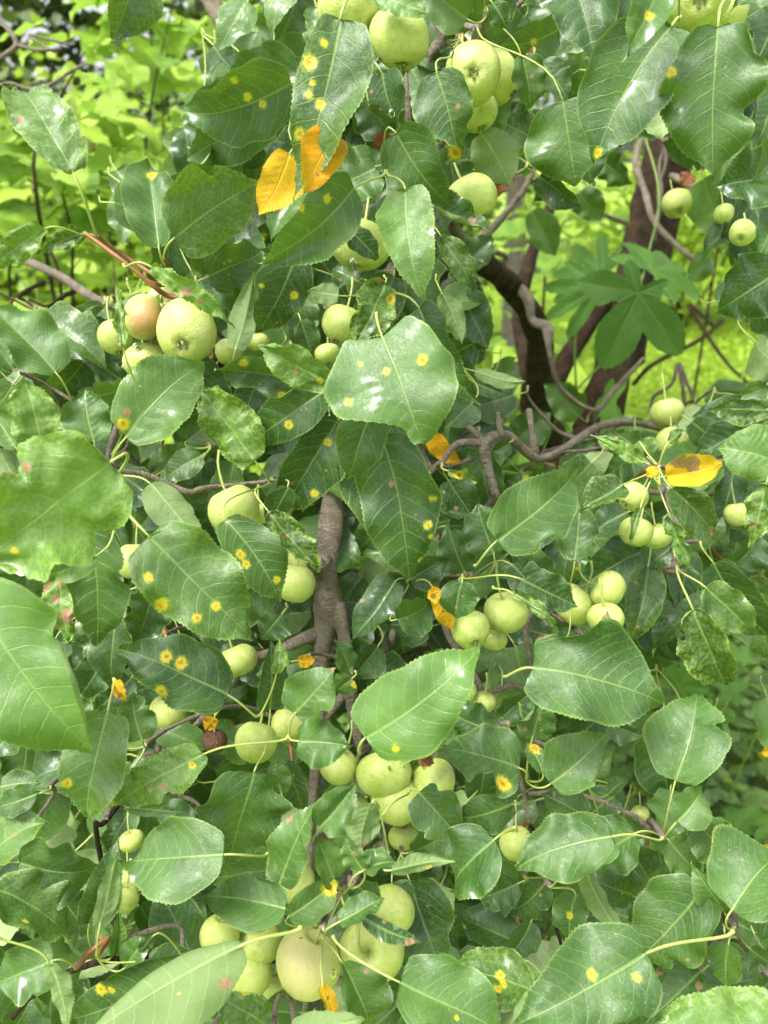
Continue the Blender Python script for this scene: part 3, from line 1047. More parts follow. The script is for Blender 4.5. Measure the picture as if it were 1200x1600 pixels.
YELLOWS = [
 (452,240,406,335, 66,43.9,dict(p=(470,225),g=.75,fold=8,roll=0,wave=.04,label='bright yellow leaf tip poking out left of the large spotted leaf'),'yellow'),
 (524,206,470,306, 70,42.2,dict(flip=[],p=(563,154),g=.15,crk=.3,fold=14,roll=0,wave=.05,b=[(496,276,5)],label='narrow orange yellow leaf right of the large spotted leaf'),'yellow'),
 (668,676,719,723, 30,50,dict(g=.4,label='yellow withered leaf hanging over grey twigs'),'yellow'),
 (1040,744,1131,722, 52,43.5,dict(g=.9,b=[(1058,718,17),(1080,722,16)],roll=-5,label='yellow leaf with a dark brown torn upper edge'),'yellow'),
 (1022,745,1014,728, 18,44,dict(g=.8),'yellow'),
 (682,928,705,988, 30,46,dict(g=.5,s=[],b=[(692,955,4)],label='narrow orange yellow leaf behind the green apples'),'yellow'),
 (690,925,668,935, 26,45,dict(g=.7,b=[(677,932,5)]),'yellow'),
 (182,1064,197,1095, 20,42.5,dict(g=.7,b=[(190,1085,5)]),'yellow'),
 (780,232,734,244, 26,55,dict(g=.9),'dry'),
 (797,266,774,308, 30,56,dict(g=.3,crk=.8,label='curled red brown dead leaf caught among the twigs'),'dry'),
 (612,214,584,230, 30,51,dict(g=.1),'dry'),
 (466,1032,492,1030, 22,45,dict(g=.4),'yellow'),
 (655,1185,678,1192, 22,46,dict(g=.2),'dry'),
 (335,1120,320,1142, 22,45,dict(g=.4),'yellow'),
 (862,1006,838,1000, 24,46,dict(g=.3),'dry'),
 (1080,272,1066,290, 26,60,dict(g=.6),'dry'),
 (1212,1166,1186,1176, 22,52,dict(g=.7),'yellow'),
 (505,1540,520,1600, 24,41.5,dict(g=.5,b=[(510,1560,5)]),'yellow'),
 (330,545,318,552, 14,50,dict(g=.5),'yellow'),
 (938,1000,950,955, 22,44.5,dict(g=.6,p=(936,1010),b=[(948,960,6)],label='brown-tipped leaf scrap lying over an apple'),'leaf'),
 (186,1008,176,990, 18,50,dict(g=.5),'yellow'),
]
for row in LEAVES:
    add_leaf(*row)
for row in YELLOWS:
    add_leaf(*row[:7], mat=row[7])

# ------------------------------------------------------------------ filler leaves deeper in the crown
WINDOWS = [  # places where the photograph looks past the tree
    [(-50, -50), (420, -50), (300, 95), (285, 200), (250, 245), (180, 270), (175, 340), (130, 360), (260, 420), (170, 480), (120, 470), (60, 520), (-50, 480)],
    [(735, 190), (800, 300), (830, 170), (960, 260), (1000, 200), (1110, 270), (1100, 350), (1125, 380), (1120, 500), (1190, 520), (1200, 610), (1100, 620), (1060, 660), (960, 690), (860, 730), (800, 730), (750, 660), (760, 560), (790, 500), (735, 420), (700, 385)],
    [(1035, 1010), (1200, 1000), (1210, 1330), (1150, 1340), (1090, 1260), (1110, 1210), (1140, 1120), (1090, 1060), (1040, 1120), (1020, 1200), (1030, 1290), (960, 1240), (900, 1190), (960, 1150)],
]


def inside(x, y, poly):
    c = False
    n = len(poly)
    for i in range(n):
        x1, y1 = poly[i]
        x2, y2 = poly[(i+1) % n]
        if (y1 > y) != (y2 > y) and x < (x2-x1)*(y-y1)/(y2-y1)+x1:
            c = not c
    return c


def in_window(x, y):
    return any(inside(x, y, w) for w in WINDOWS)


STUFF = []
cands = []
for layer, (raw, step, lo, hi) in enumerate([(53, 74, 80, 125), (57, 72, 75, 125), (63, 70, 65, 110), (90, 62, 65, 100)]):
    yy = -40
    while yy < 1660:
        xx = -60
        while xx < 1270:
            x, y = xx+rng.uniform(-26, 26), yy+rng.uniform(-26, 26)
            xx += step
            a = rng.gauss(R(100), R(62))
            ln = rng.uniform(lo, hi)
            tx, ty = x+math.cos(a)*ln*0.5, y+math.sin(a)*ln*0.5
            bx, by = x-math.cos(a)*ln*0.5, y-math.sin(a)*ln*0.5
            if in_window(x, y) or in_window(tx, ty) or in_window(x*.4+bx*.6, y*.4+by*.6):
                continue
            cands.append((layer, bx, by, tx, ty, ln*rng.uniform(.56, .78), raw+rng.uniform(-1.6, 1.6)))
        yy += step
n_parts_left = 300-len(LEAVES)-len(YELLOWS)
print('hero leaves', len(LEAVES)+len(YELLOWS), 'filler', len(cands))
for i, (layer, bx, by, tx, ty, W, raw) in enumerate(cands):
    o = dict(g=max(0, rng.gauss(.22, .22)), crk=rng.choice([0, 0, 0, .4]))
    if rng.random() < .08:
        o['under'] = 1
    if rng.random() < .14:
        o['s'] = [((bx+tx)/2+rng.uniform(-15, 15), (by+ty)/2+rng.uniform(-20, 20), rng.uniform(5, 8))]
    if i < n_parts_left:
        add_leaf(bx, by, tx, ty, W, raw, o)
    else:
        add_leaf(bx, by, tx, ty, W, raw, o, stuff=STUFF)


def merge(chunks):
    Vs, Qs, off = [], [], 0
    A = {k: [] for k in chunks[0][2]}
    for V, Q, at in chunks:
        Vs.append(V)
        Qs.append(Q+off)
        off += len(V)
        for k in A:
            A[k].append(at[k])
    return np.concatenate(Vs), np.concatenate(Qs), {k: np.concatenate(v) for k, v in A.items()}


V, Q, A = merge(STUFF)
me = mesh_np('inner_foliage', V-TL, Q, A)
me.materials.append(M['inner'])
o = link('inner_foliage', me, parent=tree)
tag(o, kind='stuff')

# ------------------------------------------------------------------ branches: (name, material, points (px, py, depth m, width px), roughness)
BR = [
 ('trunk', 'darkbark', [(1062,120,1.28,32),(1040,200,1.28,38),(1018,280,1.28,44),(1004,350,1.28,47),(987,430,1.27,50),(970,520,1.26,54),(952,600,1.25,62),(927,690,1.24,74),(905,770,1.22,92)], .16),
 ('trunk', 'darkbark', [(1075,190,1.36,40),(1052,280,1.36,44),(1035,370,1.36,40),(1010,450,1.34,46),(980,560,1.30,50)], .16),
 ('limb', 'darkbark', [(905,790,1.22,60),(865,700,1.15,52),(838,640,1.08,46),(842,575,1.02,46),(838,510,.97,42),(800,450,.92,38),(745,410,.86,34),(680,430,.78,34),(620,520,.72,36),(570,640,.67,37),(545,710,.60,37),(528,755,.565,36)], .16),
 ('limb', 'darkbark', [(900,800,1.24,44),(840,680,1.22,34),(870,590,1.22,30),(905,530,1.24,28),(945,470,1.26,26),(1000,400,1.28,22)], .12),
 ('branch', 'darkbark', [(860,700,1.22,36),(815,520,1.32,26),(822,430,1.35,22),(850,350,1.36,18),(872,290,1.36,14)], .12),
 ('branch', 'bark', [(545,715,.60,35),(528,755,.565,37),(518,805,.553,37),(513,860,.55,36),(510,905,.55,37),(513,950,.55,47),(508,990,.55,36),(503,1030,.555,27),(500,1100,.56,22),(496,1180,.56,18),(490,1240,.55,16),(487,1300,.56,13)], .14),
 ('branch', 'bark', [(522,945,.548,34),(536,985,.545,23),(541,1030,.545,22),(545,1075,.55,20),(552,1120,.55,17),(563,1172,.54,13)], .16),
 ('branch', 'bark', [(500,868,.545,24),(492,884,.538,17),(468,884,.535,15),(442,868,.532,13)], .22),
 ('branch', 'bark', [(505,985,.55,22),(470,1000,.548,18),(430,1018,.548,16),(385,1036,.555,14),(345,1090,.56,11),(275,1162,.56,9),(225,1180,.55,8)], .12),
 ('branch', 'bark', [(545,1075,.55,16),(520,1108,.555,13),(500,1130,.56,10),(455,1148,.52,8)], .14),
 ('branch', 'darkbark', [(620,520,.72,30),(480,570,.72,22),(330,568,.70,19),(195,560,.70,18),(110,548,.72,17),(-20,540,.74,13)], .12),
 ('branch', 'bark', [(195,565,.70,14),(130,583,.70,13),(0,578,.73,13),(-40,570,.74,12)], .12),
 ('branch', 'bark', [(190,480,.80,15),(150,468,.80,15),(90,430,.82,14),(20,400,.84,13),(-30,392,.85,12)], .12),
 ('branch', 'bark', [(480,570,.72,20),(330,590,.62,14),(258,592,.55,12),(188,648,.53,13),(130,700,.50,11),(128,745,.50,10)], .14),
 ('branch', 'bark', [(188,648,.53,11),(170,724,.485,8),(230,742,.49,8),(290,768,.50,9),(310,765,.50,8)], .14),
 ('branch', 'bark', [(745,410,.86,22),(700,330,.72,18),(672,120,.58,17),(690,60,.55,17),(680,20,.55,16),(660,-40,.56,15)], .18),
 ('branch', 'bark', [(690,330,.70,13),(645,225,.56,11),(637,165,.545,10),(634,120,.55,8)], .2),
 ('branch', 'bark', [(690,60,.55,14),(715,40,.54,12),(745,45,.53,10)], .25),
 ('branch', 'bark', [(740,385,.84,17),(775,350,.84,12),(815,300,.84,9),(838,262,.85,7)], .14),
 ('branch', 'bark', [(775,775,.53,16),(762,730,.53,16),(758,692,.53,19),(792,680,.54,16),(838,716,.58,14),(880,702,.64,13),(935,667,.70,13),(985,660,.76,11),(1040,672,.84,9)], .18),
 ('branch', 'bark', [(758,692,.53,14),(715,694,.525,11),(690,722,.525,9),(664,745,.53,9)], .16),
 ('branch', 'bark', [(758,692,.53,12),(738,672,.53,10),(720,660,.53,9)], .16),
 ('branch', 'bark', [(784,682,.53,9),(780,664,.53,8),(778,645,.53,6)], .2),
 ('branch', 'bark', [(742,715,.54,8),(705,728,.55,7),(672,730,.56,6)], .2),
 ('branch', 'bark', [(775,775,.53,14),(745,820,.57,12),(700,860,.60,11),(682,900,.57,11),(686,950,.56,12),(705,1000,.545,12),(733,1040,.54,11),(755,1085,.53,10),(785,1148,.53,9),(812,1215,.53,8),(826,1285,.53,7)], .18),
 ('branch', 'bark', [(682,900,.57,10),(680,860,.57,11),(683,835,.58,9)], .18),
 ('branch', 'bark', [(705,1000,.60,10),(612,1030,.60,9),(612,1000,.58,11),(615,985,.58,11)], .18),
 ('branch', 'bark', [(836,712,.58,15),(830,668,.57,11),(826,640,.57,11)], .2),
 ('branch', 'bark', [(755,1085,.54,9),(800,1072,.54,9),(830,1076,.55,7),(826,1015,.55,8),(822,975,.55,10),(850,920,.56,8),(886,914,.56,7)], .18),
 ('branch', 'darkbark', [(826,1285,.53,7),(850,1330,.58,7),(858,1385,.53,7),(864,1430,.52,6),(879,1482,.52,5)], .1),
 ('branch', 'bark', [(650,650,.63,16),(655,720,.62,12),(640,660,.64,14),(634,650,.64,13)], .12),
 ('branch', 'bark', [(1036,1306,.475,10),(1010,1292,.48,11),(985,1272,.49,8),(900,1240,.53,7),(826,1240,.53,7)], .22),
 ('branch', 'bark', [(1148,1448,.46,11),(1120,1478,.47,9),(1060,1530,.50,9),(900,1560,.56,10),(700,1580,.58,12),(487,1500,.57,13),(487,1300,.56,13)], .2),
 ('branch', 'bark', [(487,1500,.57,11),(478,1560,.52,10),(470,1605,.52,9)], .12),
 ('branch', 'bark', [(505,1452,.462,8),(512,1436,.468,8),(524,1412,.475,8),(541,1384,.47,9),(560,1360,.47,7),(600,1330,.50,7)], .18),
 ('branch', 'darkbark', [(20,1590,.44,9),(45,1560,.44,9),(80,1532,.45,10),(125,1512,.46,10),(185,1498,.47,13),(290,1500,.53,10),(487,1500,.57,10)], .2),
 ('branch', 'darkbark', [(186,1498,.47,9),(180,1440,.54,7),(150,1298,.50,8),(165,1283,.50,9),(230,1200,.55,8),(275,1162,.56,8)], .14),
 ('branch', 'bark', [(310,-40,.95,26),(345,30,.95,27),(378,80,.95,28),(400,100,.95,28),(480,250,.9,27),(600,420,.82,28),(680,430,.78,28)], .12),
 ('branch', 'bark', [(362,-20,1.0,14),(372,30,1.0,14),(384,75,.98,14)], .12),
 ('branch', 'bark', [(400,-20,1.0,14),(430,30,1.0,14),(470,64,1.0,14),(520,110,.98,14)], .12),
 ('branch', 'bark', [(1040,672,.98,8),(1020,700,.75,8),(1035,765,.56,9),(1000,762,.53,8)], .16),
 ('branch', 'bark', [(1035,765,.56,8),(1060,830,.53,7),(1052,880,.50,7),(1068,893,.49,5)], .16),
 ('branch', 'bark', [(1035,765,.56,8),(1110,790,.58,8),(1200,780,.58,8),(1260,760,.6,9)], .16),
 ('branch', 'bark', [(985,190,1.2,9),(1012,190,1.2,10),(992,250,1.18,11),(1008,300,1.17,10),(1022,345,1.15,9),(1070,395,1.12,8),(1112,416,1.1,6)], .25),
 ('branch', 'bark', [(910,302,1.15,5),(935,330,1.15,7),(982,350,1.2,8)], .25),
 ('branch', 'bark', [(1050,275,1.2,12),(1090,295,1.1,12),(1110,310,1.0,9),(1150,330,.9,7)], .25),
 ('branch', 'bark', [(800,440,.93,13),(825,465,.9,15),(832,500,.9,13),(855,512,.89,17),(858,545,.88,9),(872,600,.9,7),(905,632,.92,7),(935,640,.94,8),(955,615,.95,9),(1005,560,.97,6)], .28),
 ('branch', 'bark', [(775,425,.94,10),(790,400,.94,9),(740,390,.9,10),(700,385,.85,10)], .22),
 ('branch', 'darkbark', [(1130,500,1.35,7),(1095,530,1.33,6),(1020,570,1.3,7),(990,600,1.28,7)], .2),
 ('branch', 'darkbark', [(1115,510,1.9,5),(1075,475,1.9,6),(1130,560,1.9,6),(1175,605,1.9,4)], .2),
 ('branch', 'bark', [(-20,15,.9,8),(12,45,.9,8),(25,70,.9,8),(0,90,.9,6),(-20,102,.9,5)], .15),
 ('branch', 'bark', [(25,70,.9,7),(60,78,.9,6),(95,76,.9,5)], .15),
 ('branch', 'bark', [(-20,150,.9,4),(10,130,.9,6),(60,140,.9,5),(110,112,.9,5),(135,98,.9,4)], .15),
 ('branch', 'bark', [(110,70,.92,4),(45,55,.92,5),(85,82,.92,4)], .15),
 ('twig', 'redtwig', [(300,470,.50,6),(262,462,.50,8),(240,447,.49,9),(205,418,.485,7),(165,388,.485,7),(132,364,.485,6)], .12),
 ('twig', 'redtwig', [(258,592,.55,8),(238,640,.52,5),(215,612,.5,5),(262,480,.52,7),(300,470,.51,7)], .12),
 ('branch', 'darkbark', [(40,470,.8,5),(30,462,.8,7),(58,445,.8,6),(70,440,.8,6)], .25),
 ('branch', 'darkbark', [(45,468,.82,5),(75,478,.82,6),(100,462,.82,7),(118,455,.82,6)], .3),
 ('branch', 'darkbark', [(80,395,.86,6),(90,420,.86,5),(98,480,.86,4),(100,505,.86,7)], .25),
]
SKEL = []


def build_branch(name, mat, pts, rough, i):
    w = np.array([P(x, y, d) for x, y, d, _ in pts])
    rad = np.array([wd*d/F/2 for _, _, d, wd in pts])
    if name == 'trunk' and i == 0:
        base = np.array([TL[0], TL[1], -0.05])
        w = np.vstack([w, w[-1]*0.5+base*0.5, base])
        rad = np.append(rad, [0.055, 0.085])
    mid = w[0].copy()
    me = tube_mesh(name, w-mid, rad, 16 if rad.max() > .006 else 9, rough*1.5, True, i*3.7, 6)
    me.materials.append(M[mat])
    o = link(name, me, parent=tree)
    o.location = mid-TL
    for a in range(len(w)-1):
        for t in np.linspace(0, 1, 8)[:-1]:
            SKEL.append(w[a]*(1-t)+w[a+1]*t)
    SKEL.append(w[-1])


for i, (nm, mt, pts, rg) in enumerate(BR):
    build_branch(nm, mt, pts, rg, i)
# bark knots and a pruned collar on the front branch
kn = tube_mesh('knot', [P(506, 876, .541)*1.0, P(500, 877, .530), P(499, 877, .526), P(500, 877, .5275)], [.0062, .0075, .0045, .0012], 12, .25, True, 5, 3)
kn.materials.append(M['bark'])
o = link('knot', kn, parent=tree)
o.location = -TL
SKEL = [p for p in SKEL if np.linalg.norm(p-CAM) < 1.0]

# ------------------------------------------------------------------ petioles and the twigs that carry them
hubs = []
for e in sorted(ENDS, key=lambda q: not q[1]):
    E, ex = e[0], e[1]
    best, bd = None, 1e9
    for h in hubs:
        d = np.linalg.norm(h['p']-E)
        if d < bd:
            best, bd = h, d
    lim = 0.012 if ex else 0.045
    if best is None or bd > lim:
        best = dict(p=E.copy())
        hubs.append(best)
    e.append(best['p'])
pet_stuff = []
for (E, ex, ob, B, Y, H) in ENDS:
    pts = petiole_pts(B+Y*0.001, Y, H)
    if ob is None:
        V, Q, A, T = tube(pts, [.0007]*6+[.001], 4, cap=False)
        pet_stuff.append((V, Q, dict(bk=A)))
    else:
        f = min(1.25, max(.6, np.ptp([v.co.length for v in ob.data.vertices])/.085))
        me = tube_mesh('petiole', pts-B, np.array([.0007, .00085, .0009, .0009, .00095, .0011, .0014])*f, 7, .08, True, 1, 2)
        me.materials.append(M['petiole'])
        link('petiole', me, parent=ob)
V, Q, A = merge(pet_stuff)
me = mesh_np('inner_petioles', V-TL, Q, A)
me.materials.append(M['petiole'])
tag(link('inner_petioles', me, parent=tree), kind='stuff')

# ------------------------------------------------------------------ apples
def apple_mesh(seed, squash):
    r = random.Random(seed)
    n, m = 26, 32
    V = []
    ph = [r.uniform(0, 6.28) for _ in range(4)]
    for i in range(n+1):
        th = PI*i/n
        for j in range(m):
            a = 2*PI*j/m
            s, c = math.sin(th), math.cos(th)
            rr = s*(1+0.05*c)                                   # a little wider at the shoulder
            zz = c*squash
            zz -= 0.34*math.exp(-(s/0.28)**2)*(1 if c > 0 else 0)          # stalk hollow
            zz += 0.22*math.exp(-(s/0.24)**2)*(1 if c < 0 else 0)          # eye basin
            w = max(0, -c)
            rr *= 1+0.045*w*math.cos(5*a+ph[0])+0.035*math.cos(2*a+ph[1])+0.022*math.cos(3*a+ph[2])
            zz += 0.03*w*s*math.cos(5*a+ph[0])+0.07*s*math.cos(a+ph[3])
            V.append((rr*math.cos(a), rr*math.sin(a), zz))
    me = mesh_np('apple', V, grid_faces(n+1, m, True))
    return me


AM = [apple_mesh(1, .88), apple_mesh(2, .94), apple_mesh(3, .84), apple_mesh(4, .98)]


def calyx_mesh():
    V, Fs = [], []
    for s in range(5):
        a = 2*PI*s/5
        b = len(V)
        pts = [(0.03, 0.0, 0.03), (0.09, 0.05, 0.02), (0.09, -0.05, 0.02), (0.12, 0.045, -0.10), (0.12, -0.045, -0.10), (0.07+0.05*(s % 2), 0.012, -0.24)]
        for x, y, z in pts:
            V.append((x*math.cos(a)-y*math.sin(a), x*math.sin(a)+y*math.cos(a), z))
        Fs += [(b, b+1, b+2), (b+1, b+3, b+4), (b+1, b+4, b+2), (b+3, b+5, b+4)]
    b = len(V)
    for j in range(8):
        V.append((0.085*math.cos(2*PI*j/8), 0.085*math.sin(2*PI*j/8), -0.02))
    V.append((0, 0, 0.06))
    Fs += [(b+j, b+(j+1) % 8, b+8) for j in range(8)]
    me = bpy.data.meshes.new('calyx')
    me.from_pydata(V, [], Fs)
    me.materials.append(M['calyx'])
    return me


CAL = calyx_mesh()
# px, py, radius px, depth m, (calyx dx, dy in radii, toward camera 0..1), material, label, drops
APPLES = [
 (544,17,47,.53,(-.1,.95,.1),'apple','leftmost apple in the pair at the top edge of the crown'),
 (624,61,46,.53,(.1,.95,-.1),'apple','round apple with a drop under it, right beside the topmost apple'),
 (739,115,44,.53,(-.07,.42,.8),'apple','apple facing forward with open calyx, largest of the upper right three'),
 (773,122,40,.57,(.7,.6,.0),'apple','apple half hidden behind the right side of the upper forward-facing apple'),
 (744,175,33,.57,(.3,.9,.0),'apple','lowest apple of the upper three, partly behind a spotted leaf'),
 (738,309,38,.55,(.5,.8,-.1),'apple','solitary apple tucked behind leaves left of the dead red brown leaf'),
 (562,383,46,.56,(-.2,.95,.1),'apple','wet ribbed apple crossed by one dark pointed leaf'),
 (1087,-5,52,.50,(-.15,.62,.75),'apple','apple at the upper right edge with a dark calyx hole'),
 (1130,22,36,.56,(.3,.9,0),'apple','apple in shade behind the one with the dark calyx hole'),
 (1057,318,22,.72,(0,.75,.5),'apple','small round apple hanging in front of the dark trunk'),
 (1160,364,20,.56,(-.4,.7,.5),'apple','tiny mottled apple just above the large dark round leaf'),
 (1131,334,15,.58,(.1,.9,0),'apple','tiny pale apple peeking out left of the mottled one'),
 (224,496,35,.53,(-.85,.1,.2),'apple_blush','red-cheeked apple in the left cluster'),
 (291,518,47,.515,(.05,.65,.70),'apple','large dusty green apple with star-shaped calyx beside the red-cheeked one'),
 (229,566,35,.545,(.2,.9,.1),'apple','bottom apple of the left cluster, above a pointed leaf'),
 (180,527,27,.56,(.3,.9,0),'apple','apple at the outer left of the red-cheeked cluster'),
 (252,468,22,.57,(-.2,-.3,-.8),'apple_faint','small apple at the back above the red-cheeked one'),
 (534,506,32,.54,(-.3,.9,0),'apple','pale apple above the big central leaf, left of a crinkled leaf'),
 (512,553,20,.57,(0,1,0),'apple','small apple between the pale apple and the crinkled leaf below it'),
 (358,549,22,.57,(0,1,0),'apple','small shaded apple to the right of the left cluster'),
 (403,535,17,.57,(0,1,0),'apple','tiny apple above a crinkled leaf left of the centre'),
 (366,797,41,.535,(.4,.9,0),'apple','bright round apple above the spotted leaf left of the thick branch'),
 (409,803,20,.56,(.2,.9,0),'apple','narrow slice of apple touching the bright round one'),
 (461,911,32,.54,(-.1,.9,.0),'apple','apple hanging under the broken stub left of the thick branch'),
 (452,885,30,.57,(-.2,.9,.0),'apple','apple squeezed behind the broken stub'),
 (212,876,31,.56,(.0,.95,.1),'apple','apple behind the edge of the large shiny four-spot leaf'),
 (372,1032,30,.57,(.4,.9,0),'apple','apple between the shiny spotted leaf and the dark spotted leaf'),
 (400,1160,33,.50,(-.2,.9,.1),'apple','smooth pale apple beside the petiole hub below the dark spotted leaf'),
 (455,1130,32,.535,(0,.95,0),'apple','apple behind the upright leaf left of the lower branch fork'),
 (262,1112,27,.54,(0,.9,0),'apple','apple under the dark spotted leaf'),
 (210,1135,22,.55,(0,.9,0),'apple','narrow apple left of the one under the dark spotted leaf'),
 (335,1158,19,.54,(0,.9,0),'rotten','brown rotten apple hanging under a grey twig'),
 (736,985,31,.515,(.18,.68,.65),'apple','small apple with a long calyx below the orange yellow leaf'),
 (791,957,35,.53,(.2,.6,-.2),'apple','apple right of the long-calyx apple, under the rolled leaf'),
 (772,1000,20,.55,(-.1,.95,0),'apple','smallest apple, between the long-calyx apple and its neighbour'),
 (724,1080,21,.555,(-.2,.9,0),'apple','shaded apple above the reddish twig right of the bright large leaf'),
 (755,1097,19,.56,(-.2,.9,0),'apple','half hidden apple behind the reddish twig'),
 (528,1196,30,.53,(-.4,.8,0),'apple','left apple of the cluster below the bright large leaf'),
 (601,1209,44,.49,(.28,.78,.4),'apple','front apple of the middle cluster with clear calyx'),
 (619,1250,38,.525,(.0,.95,0),'apple','apple directly below the front apple of the middle cluster'),
 (677,1222,36,.53,(.5,.8,0),'apple','right apple of the middle cluster behind a grey green leaf'),
 (551,1264,27,.55,(0,.95,0),'apple','apple peeping left below the front apple of the middle cluster'),
 (630,1308,23,.55,(0,.95,0),'apple','lowest apple of the middle cluster beside a leaf edge'),
 (897,945,31,.545,(-.5,.7,0),'apple','brown-scarred apple at the left of the right-hand trio'),
 (950,921,29,.535,(.95,.35,.1),'apple','top apple of the right-hand trio with calyx to the right'),
 (947,967,27,.52,(.2,.9,-.1),'apple','lower apple of the right-hand trio with a leaf scrap over it'),
 (1042,645,27,.62,(.1,.9,.0),'apple','apple hanging alone on twigs right of the trunk'),
 (1049,692,25,.60,(-.1,.8,.3),'apple','apple just above the yellow and brown leaf'),
 (989,776,24,.535,(-.7,.6,.2),'apple','upper apple of three below the yellow and brown leaf'),
 (994,831,25,.53,(-.3,.9,0),'apple','lower left apple of three below the yellow and brown leaf'),
 (1027,838,23,.55,(.2,.95,0),'apple','lower right apple of three below the yellow and brown leaf'),
 (1152,804,20,.57,(.2,.95,0),'apple','apple at the right edge beside a crinkled hanging leaf'),
 (192,1404,24,.50,(-.2,.9,.2),'apple','apple behind a pale folded leaf at the lower left'),
 (203,1376,22,.52,(.2,.9,.2),'apple','apple between the pale folded leaf and a large oval leaf'),
 (205,1314,19,.53,(.2,.9,0),'apple','apple under curled stalks at the lower left'),
 (462,1380,29,.50,(.2,.9,0),'apple','apple hidden behind the upright leaf with a brown spot'),
 (481,1506,53,.455,(-.32,.90,.12),'apple_faint','largest front apple with a faint rosy cheek, at the bottom'),
 (582,1484,49,.50,(.2,.3,-.7),'apple','big apple right of the largest rosy-cheeked front apple'),
 (612,1420,38,.50,(.3,-.5,-.6),'apple','apple above the big one, behind a torn leaf'),
 (343,1462,31,.50,(-.2,.9,0),'apple','leftmost apple of the bottom cluster above the pale leaf underside'),
 (408,1474,33,.51,(.1,.9,0),'apple','apple left of the largest rosy-cheeked apple, behind its shoulder'),
 (388,1522,37,.505,(.0,.95,.1),'apple','bottom left apple beneath two others, touching the pale leaf underside'),
 (432,1540,24,.53,(.0,.95,.1),'apple','apple slice between the rosy-cheeked apple and its lower left neighbour'),
 (806,1318,26,.54,(.0,.95,0),'apple','apple behind the left end of the large wet leaf at the lower right'),
 (1000,1272,14,.62,(.0,.95,0),'apple','tiny apple in shade above the lower right twig junction'),
]
APOS = [(a[0], a[1], a[2], a[3]-(.035 if .5 <= a[3] < .6 else 0)) for a in APPLES]
DR = {1: [(592, 94, 5)], 12: [(213, 541, 6)], 15: [(156, 525, 4)], 14: [(194, 573, 4)], 25: [(209, 908, 4)], 56: [(520, 1522, 6), (470, 1468, 3)], 38: [(608, 1200, 3)], 6: [(552, 410, 6)], 39: [(573, 1243, 4)], 60: [(416, 1505, 5)]}
for i, (ax, ay, ar, d, cdir, mt, lab) in enumerate(APPLES):
    if .5 <= d < .6:
        d -= .035
    c = P(ax, ay, d)
    r = ar*d/F*1.02
    ray = unit(c-CAM)
    tow = cdir[2]
    ve = RT*cdir[0]-UP*cdir[1]-FWD*tow
    zax = -unit(ve)                                    # calyx is at local -Z
    q = Vector(zax).to_track_quat('Z', 'Y')
    me = AM[i % 4].copy()
    me.materials.clear()
    me.materials.append(M[mt])
    o = link('apple', me)
    tag(o, lab, 'apple', 'apples ripening on the tree')
    o.location = c
    o.rotation_mode = 'QUATERNION'
    from mathutils import Quaternion
    spin = rng.uniform(0, 6.28)
    if mt == 'apple_blush':
        # turn the blush toward lower right of the view
        best = (-9, 0)
        for s_ in range(36):
            qq = q @ Quaternion((0, 0, 1), s_*PI/18)
            xv = qq @ Vector((1, 0, 0))
            sc = xv.dot(Vector(RT*.75-UP*.15-FWD*.6))
            if sc > best[0]:
                best = (sc, s_*PI/18)
        spin = best[1]
    if mt == 'apple_faint':
        best = (-9, 0)
        for s_ in range(36):
            qq = q @ Quaternion((0, 0, 1), s_*PI/18)
            xv = qq @ Vector((1, 0, 0))
            sc = xv.dot(Vector(-RT*.5-UP*.2-FWD*.7))
            if sc > best[0]:
                best = (sc, s_*PI/18)
        spin = best[1]
    o.rotation_quaternion = q @ Quaternion((0, 0, 1), spin)
    o.scale = (r, r, r)
    sq = [.88, .94, .84, .98][i % 4]
    ca = link('calyx', CAL, parent=o)
    ca.location = (0, 0, -(sq-0.20))
    ca.scale = (1.3, 1.3, 1.1)
    # stalk in apple space
    up = o.rotation_quaternion.inverted() @ Vector((0, 0, 1))
    back = o.rotation_quaternion.inverted() @ Vector(FWD)
    s0 = Vector((0, 0, sq-0.42))
    s1 = Vector((0, 0, sq+0.15))
    s2 = s1+Vector((0, 0, .45))+up*.35+back*.25
    s3 = s2+up*.6+back*.45
    sm = tube_mesh('stalk', [tuple(s0), tuple(s1), tuple(s2), tuple(s3)], np.array([.055, .05, .045, .06])*(.0185/r)**.5, 7, .1, True, i, 4)
    sm.materials.append(M['petiole'])
    link('stalk', sm, parent=o)
    for (qx, qy, qr) in DR.get(i, []):
        dd = d - (0.0 if math.hypot(qx-ax, qy-ay) > ar*.8 else r*.93)
        w = P(qx, qy, dd)
        dm = link('water_drop', (DROP or [drop_mesh()])[0], parent=o)
        if not DROP:
            DROP.append(dm.data)
        lw = o.rotation_quaternion.inverted() @ Vector(w-c)
        dm.location = lw/r
        k_ = qr*d/F/r
        dm.scale = (k_, k_, k_)

